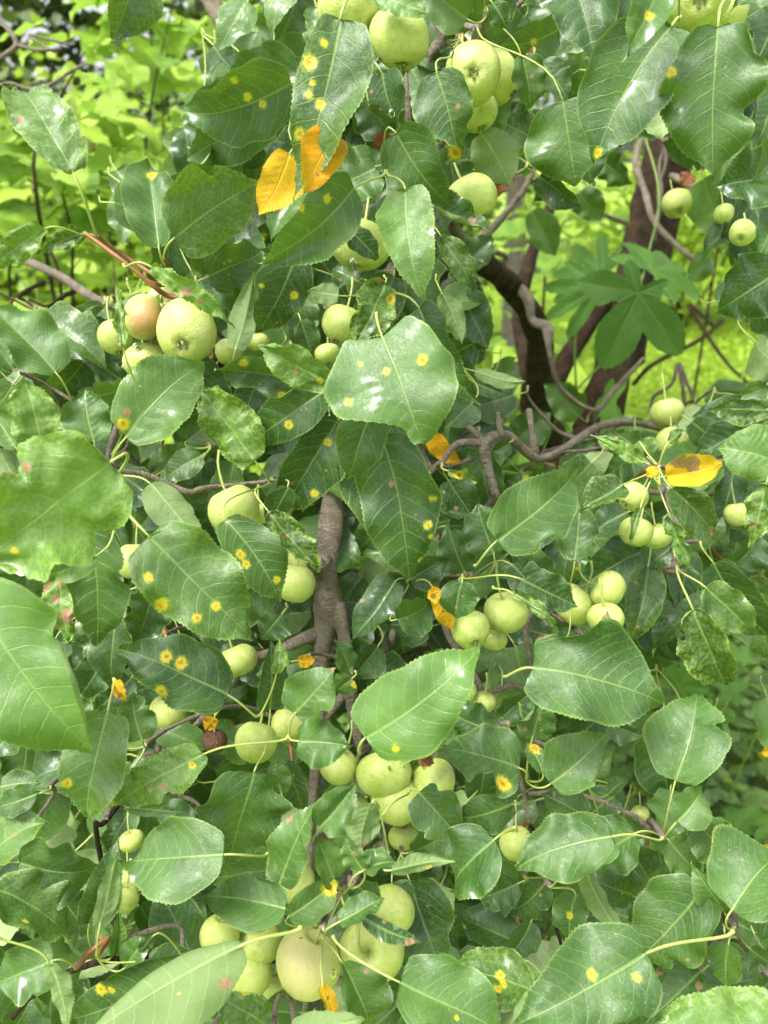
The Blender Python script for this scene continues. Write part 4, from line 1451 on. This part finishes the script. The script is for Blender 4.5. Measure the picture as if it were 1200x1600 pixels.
SK = np.array(SKEL)
todo = [h['p'] for h in hubs]
dist = [float(np.min(np.linalg.norm(SK-p, axis=1))) for p in todo]
order = np.argsort(dist)
twn = 0
for idx in order:
    p = todo[idx]
    dd = np.linalg.norm(SK-p, axis=1)
    # prefer wood lying behind the hub so twigs do not cut across the front
    depth = (SK-CAM)@FWD
    pd = float((p-CAM)@FWD)
    j = int(np.argmin(dd+np.where(depth < pd-0.01, 0.05, 0)))
    q = SK[j]
    L = float(np.linalg.norm(q-p))
    if L < 0.004:
        continue
    m1 = p+(q-p)*0.2+FWD*(L*0.25+.012)+UP*L*rng.uniform(-.05, .06)+RT*L*rng.uniform(-.08, .08)
    m2 = p+(q-p)*0.7+FWD*(L*0.22+.012)+UP*L*rng.uniform(-.05, .02)+RT*L*rng.uniform(-.05, .05)
    ok = False
    for push in (0, .03, .06, .10):
        a1, a2 = m1+FWD*push, m2+FWD*push
        tt_ = np.linspace(0, 1, 14)[:, None]
        cur = (1-tt_)**3*p+3*(1-tt_)**2*tt_*a1+3*(1-tt_)*tt_**2*a2+tt_**3*q
        rel = cur-CAM
        dp = rel@FWD
        sx_, sy_ = 600+F*(rel@RT)/dp, 800-F*(rel@UP)/dp
        ok = True
        for (ax_, ay_, ar_, ad_) in APOS:
            hitm = (np.hypot(sx_-ax_, sy_-ay_) < ar_*.96) & (dp < ad_+.005)
            if hitm.any():
                ok = False
                break
        if ok:
            m1, m2 = a1, a2
            break
    if not ok:
        continue
    pts = np.array([p, m1, m2, q])
    SK = np.vstack([SK, p, m1, m2])
    if twn >= 290:
        continue
    twn += 1
    r0 = 0.0011
    me = tube_mesh('twig', pts-p, [r0*1.4, r0*1.1, r0*1.4, r0*1.8], 7, .35, True, idx*1.3, 4)
    me.materials.append(M['redtwig'] if rng.random() < .2 else M['bark'])
    o = link('twig', me, parent=tree)
    o.location = p-TL

# ------------------------------------------------------------------ lobed vine leaves (hop) behind the crown
LOBES = [(-90, .55), (-35, .8), (0, 1.0)]


def hop_mesh(seed, lobes=None, n_ring=9, n_ang=132):
    r = random.Random(seed)
    lob = lobes or [(-112, .62, 34), (-56, .88, 32), (0, 1.0, 33), (56, .88, 32), (112, .62, 34)]
    V, at = [], dict(lc=[], vein=[], mid=[], spot=[], brown=[], crk=[], rnd=[], tt=[], ed=[])
    o3 = r.uniform(0, 90)
    rn = r.random()
    for i in range(n_ring+1):
        f = (i/n_ring)**.8
        for j in range(n_ang):
            th = -180+360*j/n_ang
            rr, bl, bd = 0.10, lob[0], 999
            for (c, L, w) in lob:
                dlt = abs((th-c+180) % 360-180)
                if dlt < w*1.25:
                    v = L*max(0, 1-(dlt/(w*1.25))**1.35)**.62
                    if v > rr:
                        rr = v
                if dlt < bd:
                    bd, bl = dlt, (c, L, w)
            rr = max(rr, .30 if abs(th) < 120 else .12)
            if i == n_ring:
                rr += (.016 if j % 2 else -.010)
            rad = f*rr
            x, y = rad*math.sin(R(th)), rad*math.cos(R(th))
            al = R(th-bl[0])
            ya, xa = rad*math.cos(al), abs(rad*math.sin(al))
            z = 0.26*xa-0.20*rad*rad+0.02*math.sin(9*x+o3)*math.sin(7*y)+.006*math.sin((ya-xa*.9)*2*PI*9)
            V.append((x, y, z))
            at['ed'].append(0)
            at['lc'].append((x*9+o3, y*9, o3))
            at['vein'].append((ya-xa*.85)*9)
            at['mid'].append(xa*48)
            at['spot'].append(-1)
            at['brown'].append(-1)
            at['crk'].append(0)
            at['rnd'].append(rn)
            at['tt'].append(0)
    me = mesh_np('leaf', V, grid_faces(n_ring+1, n_ang, True), at)
    me.materials.append(M['hop'])
    return me


HM = [hop_mesh(s) for s in range(4)]
HM.append(hop_mesh(9, [(-28, 1.0, 29), (31, 1.08, 33), (112, .85, 30), (168, .50, 24), (-105, .42, 22)]))
HM.append(hop_mesh(10, [(-40, .95, 15), (-10, 1.05, 14), (20, 1.0, 14), (52, .8, 15), (90, .5, 16)]))


def frame_obj(o, loc, yv, nv, s):
    Y = unit(yv)
    N = unit(nv-Y*np.dot(nv, Y))
    X = np.cross(Y, N)
    o.matrix_world = Matrix.Translation(Vector(loc)) @ Matrix(((X[0], Y[0], N[0]), (X[1], Y[1], N[1]), (X[2], Y[2], N[2]))).to_4x4() @ Matrix.Scale(s, 4)


def vine(label, leaves, stems, base):
    root = empty('hop_vine', base)
    tag(root, label, 'vine')
    for k, (x, y, d, tx, ty, tilt, hm) in enumerate(leaves):
        c = P(x, y, d)
        t = P(tx, ty, d+tilt)
        o = link('leaf', HM[hm])
        ln = float(np.linalg.norm(t-c))
        frame_obj(o, c-np.array(base), t-c, CAM-c+UP*.3*d, ln)
        o.parent = root
    for pts in stems:
        w = np.array([P(x, y, d) for x, y, d in pts])
        me = tube_mesh('stem', w-np.array(base), [.0016]*len(w), 6, .1, True, 1, 4)
        me.materials.append(M['greenstem'])
        link('stem', me, parent=root)
    return root


vine('green vine with serrated palmate leaves hanging before the dark trunk',
     [(998, 458, .86, 1008, 572, .0, 4), (940, 448, .98, 845, 478, .03, 5), (945, 430, 1.02, 865, 405, .05, 5),
      (1020, 425, .95, 1065, 395, .05, 1), (960, 630, 1.05, 920, 640, .05, 2), (850, 730, 1.1, 830, 780, .02, 0), (885, 770, 1.1, 900, 810, .03, 3)],
     [[(997, 458, .87), (990, 520, 1.0), (900, 610, 1.05), (850, 700, 1.1), (830, 820, 1.15)], [(930, 455, .99), (900, 520, 1.02), (900, 610, 1.05)],
      [(1000, 445, .9), (1012, 400, 1.0), (1030, 300, 1.15), (1000, 190, 1.2)]],
     tuple(P(850, 760, 1.15)*np.array([1, 1, 0])))
root = empty('dead_vine', tuple(P(1025, 700, 1.2)*np.array([1, 1, 0])))
tag(root, 'dry brown twining vine stems wrapped beside the dark trunk', 'vine')
b = np.array(root.location)
for pts in ([(1042, 215, 1.19), (1030, 260, 1.18), (1034, 300, 1.17), (1026, 340, 1.17), (1024, 375, 1.17)], [(1036, 215, 1.18), (1040, 255, 1.17), (1028, 295, 1.18), (1030, 335, 1.17), (1022, 372, 1.17)],
            [(1058, 570, .95), (1050, 600, .93), (1022, 620, .92), (1016, 645, .92)], [(1060, 568, .95), (1066, 600, .93), (1070, 640, .92)], [(1062, 568, .95), (1074, 600, .93), (1090, 632, .92)]):
    w = np.array([P(x, y, d) for x, y, d in pts])
    me = tube_mesh('stem', w-b, [.0022]*len(w), 6, .3, True, 2, 4)
    me.materials.append(M['greybark'])
    link('stem', me, parent=root)

# vines creeping over the ground at the lower right
gr = []
for k in range(34):
    x, y = rng.uniform(900, 1290), rng.uniform(960, 1420)
    gz = rng.uniform(.12, .55)
    # hit the plane z = gz
    ray = FWD+RT*(x-600)/F+UP*(800-y)/F
    d = (gz-CAM[2])/ray[2]
    a = rng.uniform(0, 6.28)
    ln = rng.uniform(32, 62)
    gr.append((x, y, float(d), x+math.cos(a)*ln, y+math.sin(a)*ln*.75, rng.uniform(-.04, .04)))
rootv = empty('hop_vine', tuple(P(1150, 1100, 2.0)*np.array([1, 1, 0])))
tag(rootv, 'tangle of lobed vine leaves growing low in the shade at the lower right', 'vine')
bb = np.array(rootv.location)
for k, (x, y, d, tx, ty, tl) in enumerate(gr):
    c = P(x, y, d)
    t = P(tx, ty, d+tl)
    o = link('leaf', HM[k % 4])
    frame_obj(o, c-bb, t-c, np.array([rng.uniform(-.4, .4), rng.uniform(-.9, .1), 1.0]), float(np.linalg.norm(t-c)))
    o.parent = rootv
    w = np.array([c, c+np.array([rng.uniform(-.03, .03), .02, -c[2]*.5]), np.array([c[0]+rng.uniform(-.05, .05), c[1]+.03, -.02])])
    me = tube_mesh('stem', w-bb, [.0015, .002, .0025], 5, 0, True, 1, 3)
    me.materials.append(M['greenstem'])
    link('stem', me, parent=rootv)

# ------------------------------------------------------------------ ground and meadow
k = NT('meadow_soil_and_moss')
pos = k.n('ShaderNodeNewGeometry').outputs['Position']
n1 = k.noise(pos, 1.3, 4)
n2 = k.noise(pos, 30, 4)
gc = k.mix(n2, (0.16, 0.27, 0.02), (0.34, 0.48, 0.05))
gc = k.mix(k.step(n1, .4, .65, 0, .5), gc, (0.22, 0.34, 0.03))
M['ground'] = k.end(k.pri(gc, .9, k.bump(n2, .6, .03)))
gx = np.linspace(-60, 60, 41)
gy = np.linspace(-25, 110, 46)
GV = [(x, y, 0.0) for y in gy for x in gx]
me = mesh_np('ground', GV, grid_faces(46, 41))
me.materials.append(M['ground'])
tag(link('ground', me), kind='structure', label='bright green meadow ground')


def leafy(name, n, region, size, heights, mat, tall=.3, seed=1, label=None, shade=None):
    """scattered small leaves / blades, each 2 quads folded along the middle"""
    r = np.random.RandomState(seed)
    X, Yc, Z = region(r, n)
    Z = Z+r.uniform(heights[0], heights[1], n)
    s = r.uniform(size[0], size[1], n)
    az = r.uniform(0, 2*PI, n)
    el = r.uniform(.0, tall, n)
    dy = np.stack([np.cos(az)*np.cos(el), np.sin(az)*np.cos(el), np.sin(el)], 1)
    dx = np.stack([-np.sin(az), np.cos(az), r.uniform(-.5, .5, n)], 1)
    nn = np.cross(dx, dy)
    C = np.stack([X, Yc, Z], 1)
    w = r.uniform(.32, .45, n)[:, None]
    sc = s[:, None]
    pts = [C, C+dy*sc*.45+dx*sc*w+nn*sc*.08, C+dy*sc*.5-nn*sc*.0, C+dy*sc*.45-dx*sc*w+nn*sc*.08, C+dy*sc-np.array([0, 0, 1])*sc*.1]
    V = np.stack(pts, 1).reshape(-1, 3)
    b = np.arange(n)[:, None]*5
    Q = np.concatenate([b+np.array([[0, 1, 4, 2]]), b+np.array([[0, 2, 4, 3]])])
    rn = np.repeat(np.clip(r.normal(.5, .3, n), 0, 1), 5)
    lc = V*100
    z = np.zeros(len(V))
    at = dict(lc=lc, vein=z, mid=z+5, spot=z-1, brown=z-1, crk=z, rnd=rn, tt=z)
    me = mesh_np(name, V, Q, at, smooth=False)
    me.materials.append(mat)
    return me


def simple_leaf_mat(name, a, b, trans=.4, rough=.5):
    k = NT(name)
    rnd = k.attr('rnd').outputs['Fac']
    col = k.mix(rnd, a, b)
    pr = k.pri(col, rough)
    tr = k.n('ShaderNodeBsdfTranslucent')
    k.put(tr.inputs['Color'], col)
    ms = k.n('ShaderNodeMixShader')
    ms.inputs[0].default_value = trans
    k.t.links.new(pr, ms.inputs[1])
    k.t.links.new(tr.outputs[0], ms.inputs[2])
    return k.end(ms.outputs[0])


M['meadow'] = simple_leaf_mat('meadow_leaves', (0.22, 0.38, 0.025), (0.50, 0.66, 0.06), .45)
M['weeds'] = simple_leaf_mat('shade_weeds', (0.05, 0.11, 0.022), (0.16, 0.27, 0.05), .3)  # darker greens: the tree's ground shadow is put into the leaf colour
M['farleaf'] = simple_leaf_mat('far_tree_leaves', (0.08, 0.15, 0.035), (0.26, 0.38, 0.07), .35)
M['needle'] = simple_leaf_mat('conifer_sprays', (0.04, 0.08, 0.02), (0.17, 0.25, 0.06), .25)


def sector(y0, y1, x0, x1, pw=1.6):
    def f(r, n):
        u = r.rand(n)**pw
        Yc = y0+(y1-y0)*u
        X = (x0+(x1-x0)*r.rand(n))*(Yc*.62+.4)
        return X, Yc, np.zeros(n)
    return f


me = leafy('meadow_plants', 85000, sector(1.9, 16, -1, 1.15), (.02, .055), (.0, .16), M['meadow'], .9, 3)
tag(link('meadow_plants', me), 'low bright lime green meadow plants covering the open ground', 'meadow', kind='stuff')
me = leafy('meadow_plants', 60000, lambda r, n: (r.uniform(-6, 6, n), r.uniform(-2.5, 6, n), np.zeros(n)), (.025, .06), (.0, .12), M['meadow'], .9, 23)
tag(link('near_meadow_plants', me), 'low lime green meadow plants around the foot of the tree', 'meadow', kind='stuff')
me = leafy('grass', 26000, sector(2.2, 14, -1, 1.15), (.10, .22), (.0, .05), M['meadow'], 1.5, 4)
gv = np.empty(len(me.vertices)*3, np.float32)
me.vertices.foreach_get('co', gv)
gv = gv.reshape(-1, 5, 3)
mid = gv[:, 2:3].copy()
gv[:, 1:4] = mid+(gv[:, 1:4]-mid)*.09
me.vertices.foreach_set('co', gv.ravel())
tag(link('grass', me), 'fine pale meadow grass between the low plants', 'grass', kind='stuff')
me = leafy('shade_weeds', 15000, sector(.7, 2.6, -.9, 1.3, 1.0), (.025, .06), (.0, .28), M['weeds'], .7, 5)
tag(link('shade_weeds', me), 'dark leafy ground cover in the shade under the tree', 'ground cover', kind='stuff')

# ------------------------------------------------------------------ saplings and shrubs in the left background
def blade_mesh(seed, W=.78, g=.5):
    o = dict(fold=14, roll=0, g=g, teeth=0, lobe=.08, pp=.5, q=.9, wave=.06, nv=6)
    B, T = np.zeros(3), np.array([0, 1.0, 0])*.1
    V, Q, at = leaf_arrays(B, T, W*.1, np.array([0, 0, 1.0]), o, 22, 8, seed)
    me = mesh_np('leaf', V*10, Q, at)
    me.materials.append(M['young'])
    return me


YM = [blade_mesh(i, .7+.05*(i % 4), g) for i, g in enumerate([.1, .35, .6, .8, .95, 1.0, .7, .5])]


def sapling(x, y, d, height_px, nleaf, size, label, spread=.16, lean=0, dark=0.0, ybias=0):
    top = P(x+lean, y-height_px, d)
    bot = P(x, y, d)
    g0 = np.array([bot[0], bot[1]+.02, 0.0])
    root = empty('sapling', tuple(g0))
    tag(root, label, 'sapling')
    lr = random.Random(int(x))
    lx = lr.choice([-1, 1])*lr.uniform(.03, .09)
    top = top+np.array([lx*1.5, 0, 0])
    w = np.array([g0, g0*.5+bot*.5+np.array([.01, 0, 0]), bot, bot*.5+top*.5+np.array([-lx*.6, .0, .0]), top])
    me = tube_mesh('stem', w-g0, [.005, .0042, .0036, .0026, .0012], 8, .12, True, x, 4)
    me.materials.append(M['darkbark'])
    link('stem', me, parent=root)
    r = random.Random(int(x*7+y))
    sides = []
    for k in range(nleaf):
        f = r.random()**.8
        c = bot*(1-f)+top*f
        a = r.uniform(0, 6.28)
        rad = spread*r.uniform(.15, 1)*(1.1-.5*f)
        c2 = c+np.array([math.cos(a)*rad, math.sin(a)*rad*.8, r.uniform(-.02, .08)])
        lv = np.array([math.cos(a), math.sin(a), r.uniform(-.7, .1)])
        nv = np.array([r.uniform(-.5, .5), r.uniform(-.6, .3), 1.0])
        pick = r.choice([0, 1]) if r.random() < dark else r.choice([2, 3, 4, 5, 6, 7])
        o = link('leaf', YM[pick])
        frame_obj(o, c2-g0, lv, nv, size*r.uniform(.7, 1.2))
        o.parent = root
        if k % 4 == 0:
            sides.append((c-g0, c2-g0))
    for (p0, p1) in sides:
        me = tube_mesh('side_twig', [p0, (p0+p1)/2+np.array([0, 0, .01]), p1], [.0022, .0016, .001], 5, 0, False, 1, 2)
        me.materials.append(M['greenstem'])
        link('side_twig', me, parent=root)


sapling(232, 330, 1.7, 330, 46, .10, 'slender sapling with lime leaves left of the big spotted leaf', .22, 0, .25)
sapling(258, 330, 2.0, 330, 40, .10, 'sapling with a straight dark stem and pale leaves behind it', .22, 0, .35)
sapling(120, 520, 1.5, 330, 36, .10, 'bushy lime green sapling behind the grey left branches', .24, -10, .1)
sapling(25, 520, 1.6, 300, 34, .13, 'young broad-leaved plant with grey green leaves at the left edge', .2, -20, .7)
sapling(60, 330, 1.35, 250, 14, .085, 'sprig with glowing lime leaves high at the left', .14, 10, .0)
sapling(350, 330, 2.3, 330, 44, .10, 'leafy sapling under the crooked upper grey branch', .3, 0, .5)
sapling(180, 560, 2.4, 300, 40, .12, 'bright shrub farther back in the left meadow', .34, 0, .0)
sapling(420, 250, 2.6, 260, 44, .11, 'shaded leafy shrub seen between the two upper grey branches', .34, 0, .6)
sapling(560, 200, 2.2, 240, 40, .10, 'green shrub glimpsed above the topmost pair of apples', .34, 0, .5)
sapling(740, 220, 2.3, 260, 44, .11, 'shrub with pale green leaves behind the upper apple trio', .3, 0, .4)
sapling(850, 460, 1.9, 160, 40, .09, 'low leafy plant between the dark trunks', .24, 0, .5)
sapling(770, 760, 1.5, 230, 46, .075, 'bluish green undergrowth plant left of the dark limbs', .18, 0, .8)
sapling(900, 800, 1.5, 170, 40, .07, 'low undergrowth plant at the foot of the dark trunk', .2, 0, .8)
sapling(1130, 330, 2.1, 250, 40, .10, 'shaded shrub behind the apple with a dark calyx hole', .26, 0, .8)

# pale grey trunk of another tree beyond
root = empty('background_tree', tuple(P(805, 480, 2.9)*np.array([1, 1, 0])))
tag(root, 'slim pale grey tree trunk standing beyond the dark limbs', 'tree')
b = np.array(root.location)
w = np.array([b, P(800, 560, 2.9), P(806, 420, 2.9), P(806, 300, 2.9), P(812, 160, 2.9), P(826, 20, 2.9), P(835, -120, 2.9), P(840, -260, 2.9)])
me = tube_mesh('trunk', w-b, [.05, .045, .04, .038, .036, .034, .03, .022], 10, .1, True, 4, 4)
me.materials.append(M['greybark'])
link('trunk', me, parent=root)
me = leafy('crown', 2500, lambda r, n: (r.normal(b[0], .6, n), r.normal(b[1], .5, n), r.normal(2.7, .35, n)), (.06, .1), (0, .1), M['farleaf'], 1.0, 9)
o = link('crown', me, parent=root)
o.location = -b

# feathery grass seed heads
def plume(x, y, tx, ty, d, seed):
    base = P(x, y, d)
    g0 = np.array([base[0], base[1], 0.0])
    tip = P(tx, ty, d)
    root = empty('grass_plume', tuple(g0))
    r = random.Random(seed)
    w = np.array([g0, (g0+base)/2, base, (base+tip)/2+np.array([.005, 0, .004]), tip])
    me = tube_mesh('stem', w-g0, [.0018, .0016, .0014, .0012, .0006], 5, 0, True, 1, 3)
    me.materials.append(M['straw'])
    link('stem', me, parent=root)
    V, Fq = [], []
    ax = unit(tip-base)
    for k in range(150):
        f = r.random()
        c = base+(tip-base)*f
        a = r.uniform(0, 6.28)
        s = .028*(1-f*.75)*r.uniform(.3, 1)
        dv = np.array([math.cos(a), math.sin(a), 0])
        p0 = c-g0
        p1 = p0+dv*s*.5+ax*s*.9
        p2 = p0+dv*s+ax*s*1.7
        sd = np.cross(ax, dv)*.0022
        bq = len(V)
        V += [p0, p1+sd, p2, p1-sd]
        Fq.append((bq, bq+1, bq+2, bq+3))
    me = mesh_np('seed_head', V, Fq, dict(rnd=np.random.RandomState(seed).rand(len(V))), smooth=False)
    me.materials.append(M['straw2'])
    link('seed_head', me, parent=root)
    return root


M['straw'] = stem_material('straw_stalk', (0.38, 0.42, 0.12), (0.52, 0.52, 0.22))
M['straw2'] = simple_leaf_mat('grass_seed', (0.42, 0.46, 0.16), (0.62, 0.62, 0.30), .35)
for k, (x, y, tx, ty, d, lab) in enumerate([
        (140, 250, 106, 122, 1.6, 'tallest pale feathery grass head right of the crinkled leaf'),
        (150, 262, 132, 150, 1.7, 'pale grass head leaning just right of the tallest one'),
        (128, 262, 96, 170, 1.65, 'shorter pale grass head left of the tallest one'),
        (176, 300, 172, 190, 2.2, 'thin upright grass head farther right in the left meadow'),
        (186, 320, 188, 200, 2.3, 'small distant grass head nearest the dark sapling stems'),
        (22, 260, 20, 190, 2.1, 'lone grass head near the left edge below the crinkled leaf')]):
    tag(plume(x, y, tx, ty, d, k), lab, 'grass head', 'feathery grass heads in the meadow')

# ------------------------------------------------------------------ distant trees
def far_tree(x, y, h, rad, n, mat, label, seed, cone=False, leaf=.12):
    root = empty('conifer' if cone else 'broadleaf_tree', (x, y, 0))
    tag(root, label, 'tree')
    me = tube_mesh('trunk', [(0, 0, -.05), (.05, 0, h*.3), (0, .05, h*.6), (0, 0, h*.95)], [h*.03, h*.022, h*.014, h*.004], 8, .1, True, seed, 3)
    me.materials.append(M['greybark'])
    link('trunk', me, parent=root)
    r = np.random.RandomState(seed)
    if cone:
        lv = r.rand(n)**.8
        tier = np.round(lv*16)/16
        rr = rad*(1-tier*.93)*r.rand(n)**.45
        a = r.rand(n)*2*PI
        X, Yc, Z = rr*np.cos(a), rr*np.sin(a), h*.08+tier*h*.9-rr*.35+r.normal(0, .03, n)
    else:
        nc = 26
        cc = r.normal(0, 1, (nc, 3))
        cc /= np.linalg.norm(cc, axis=1)[:, None]
        cc *= r.uniform(.35, .95, (nc, 1))
        pick = r.randint(0, nc, n)
        v = r.normal(0, .2, (n, 3))+cc[pick]
        X, Yc, Z = v[:, 0]*rad, v[:, 1]*rad, h*.58+v[:, 2]*h*.42
        Z = np.maximum(Z, .1)
    me = leafy('crown', n, lambda rr_, nn: (X, Yc, Z), (leaf*.6, leaf*1.3), (0, .02), mat, 1.1, seed+5)
    link('crown', me, parent=root)


def shrub(x, y, h, rad, n, label, seed, mat):
    root = empty('shrub', (x, y, 0))
    tag(root, label, 'shrub')
    r = np.random.RandomState(seed)
    for k in range(5):
        a = r.uniform(0, 6.28)
        me = tube_mesh('stem', [(0, 0, -.02), (math.cos(a)*rad*.3, math.sin(a)*rad*.3, h*.5), (math.cos(a)*rad*.6, math.sin(a)*rad*.6, h*.9)], [.012, .008, .003], 6, .1, True, k, 3)
        me.materials.append(M['darkbark'])
        link('stem', me, parent=root)
    v = r.normal(0, .42, (n, 3))
    X, Yc, Z = v[:, 0]*rad, v[:, 1]*rad*.7, np.abs(h*.5+v[:, 2]*h*.5)
    me = leafy('crown', n, lambda a, b: (X, Yc, Z), (.05, .11), (0, .02), mat, 1.0, seed)
    link('crown', me, parent=root)


shrub(-3.1, 5.2, 1.7, 1.3, 5000, 'bright low shrub in the left meadow below the conifers', 31, M['meadow'])
shrub(-1.5, 5.0, 1.8, 1.2, 5000, 'yellow green shrub behind the slender saplings', 32, M['meadow'])
shrub(-4.8, 6.0, 1.8, 1.5, 4000, 'rounded bright shrub at the far left', 33, M['meadow'])
shrub(.1, 5.6, 1.9, 1.3, 4000, 'shrub beyond the topmost pair of apples', 34, M['farleaf'])
shrub(2.6, 6.8, 1.6, 1.5, 4000, 'shrub at the meadow edge beyond the dark trunk', 35, M['meadow'])
far_tree(-3.6, 7.6, 6.5, 2.2, 12000, M['needle'], 'shaggy conifer at the far left behind the grass heads', 11, True, .16)
far_tree(-6.2, 9.5, 7.5, 2.8, 10000, M['needle'], 'darker conifer farthest left at the frame edge', 12, True, .18)
far_tree(-1.9, 9.5, 4.6, 2.0, 7000, M['farleaf'], 'rounded broadleaf tree behind the saplings left of centre', 13)
far_tree(.8, 10.5, 5.2, 2.4, 7000, M['farleaf'], 'broadleaf tree straight beyond the topmost apples', 14)
far_tree(3.6, 12, 5.0, 2.6, 6500, M['farleaf'], 'broadleaf tree beyond the meadow behind the pale trunk', 15)
far_tree(7.4, 13, 5.4, 2.8, 6500, M['farleaf'], 'broadleaf tree at the far right beyond the meadow', 16)
far_tree(-9.6, 14, 7.0, 3.0, 6000, M['farleaf'], 'broadleaf tree beyond the two conifers', 17)
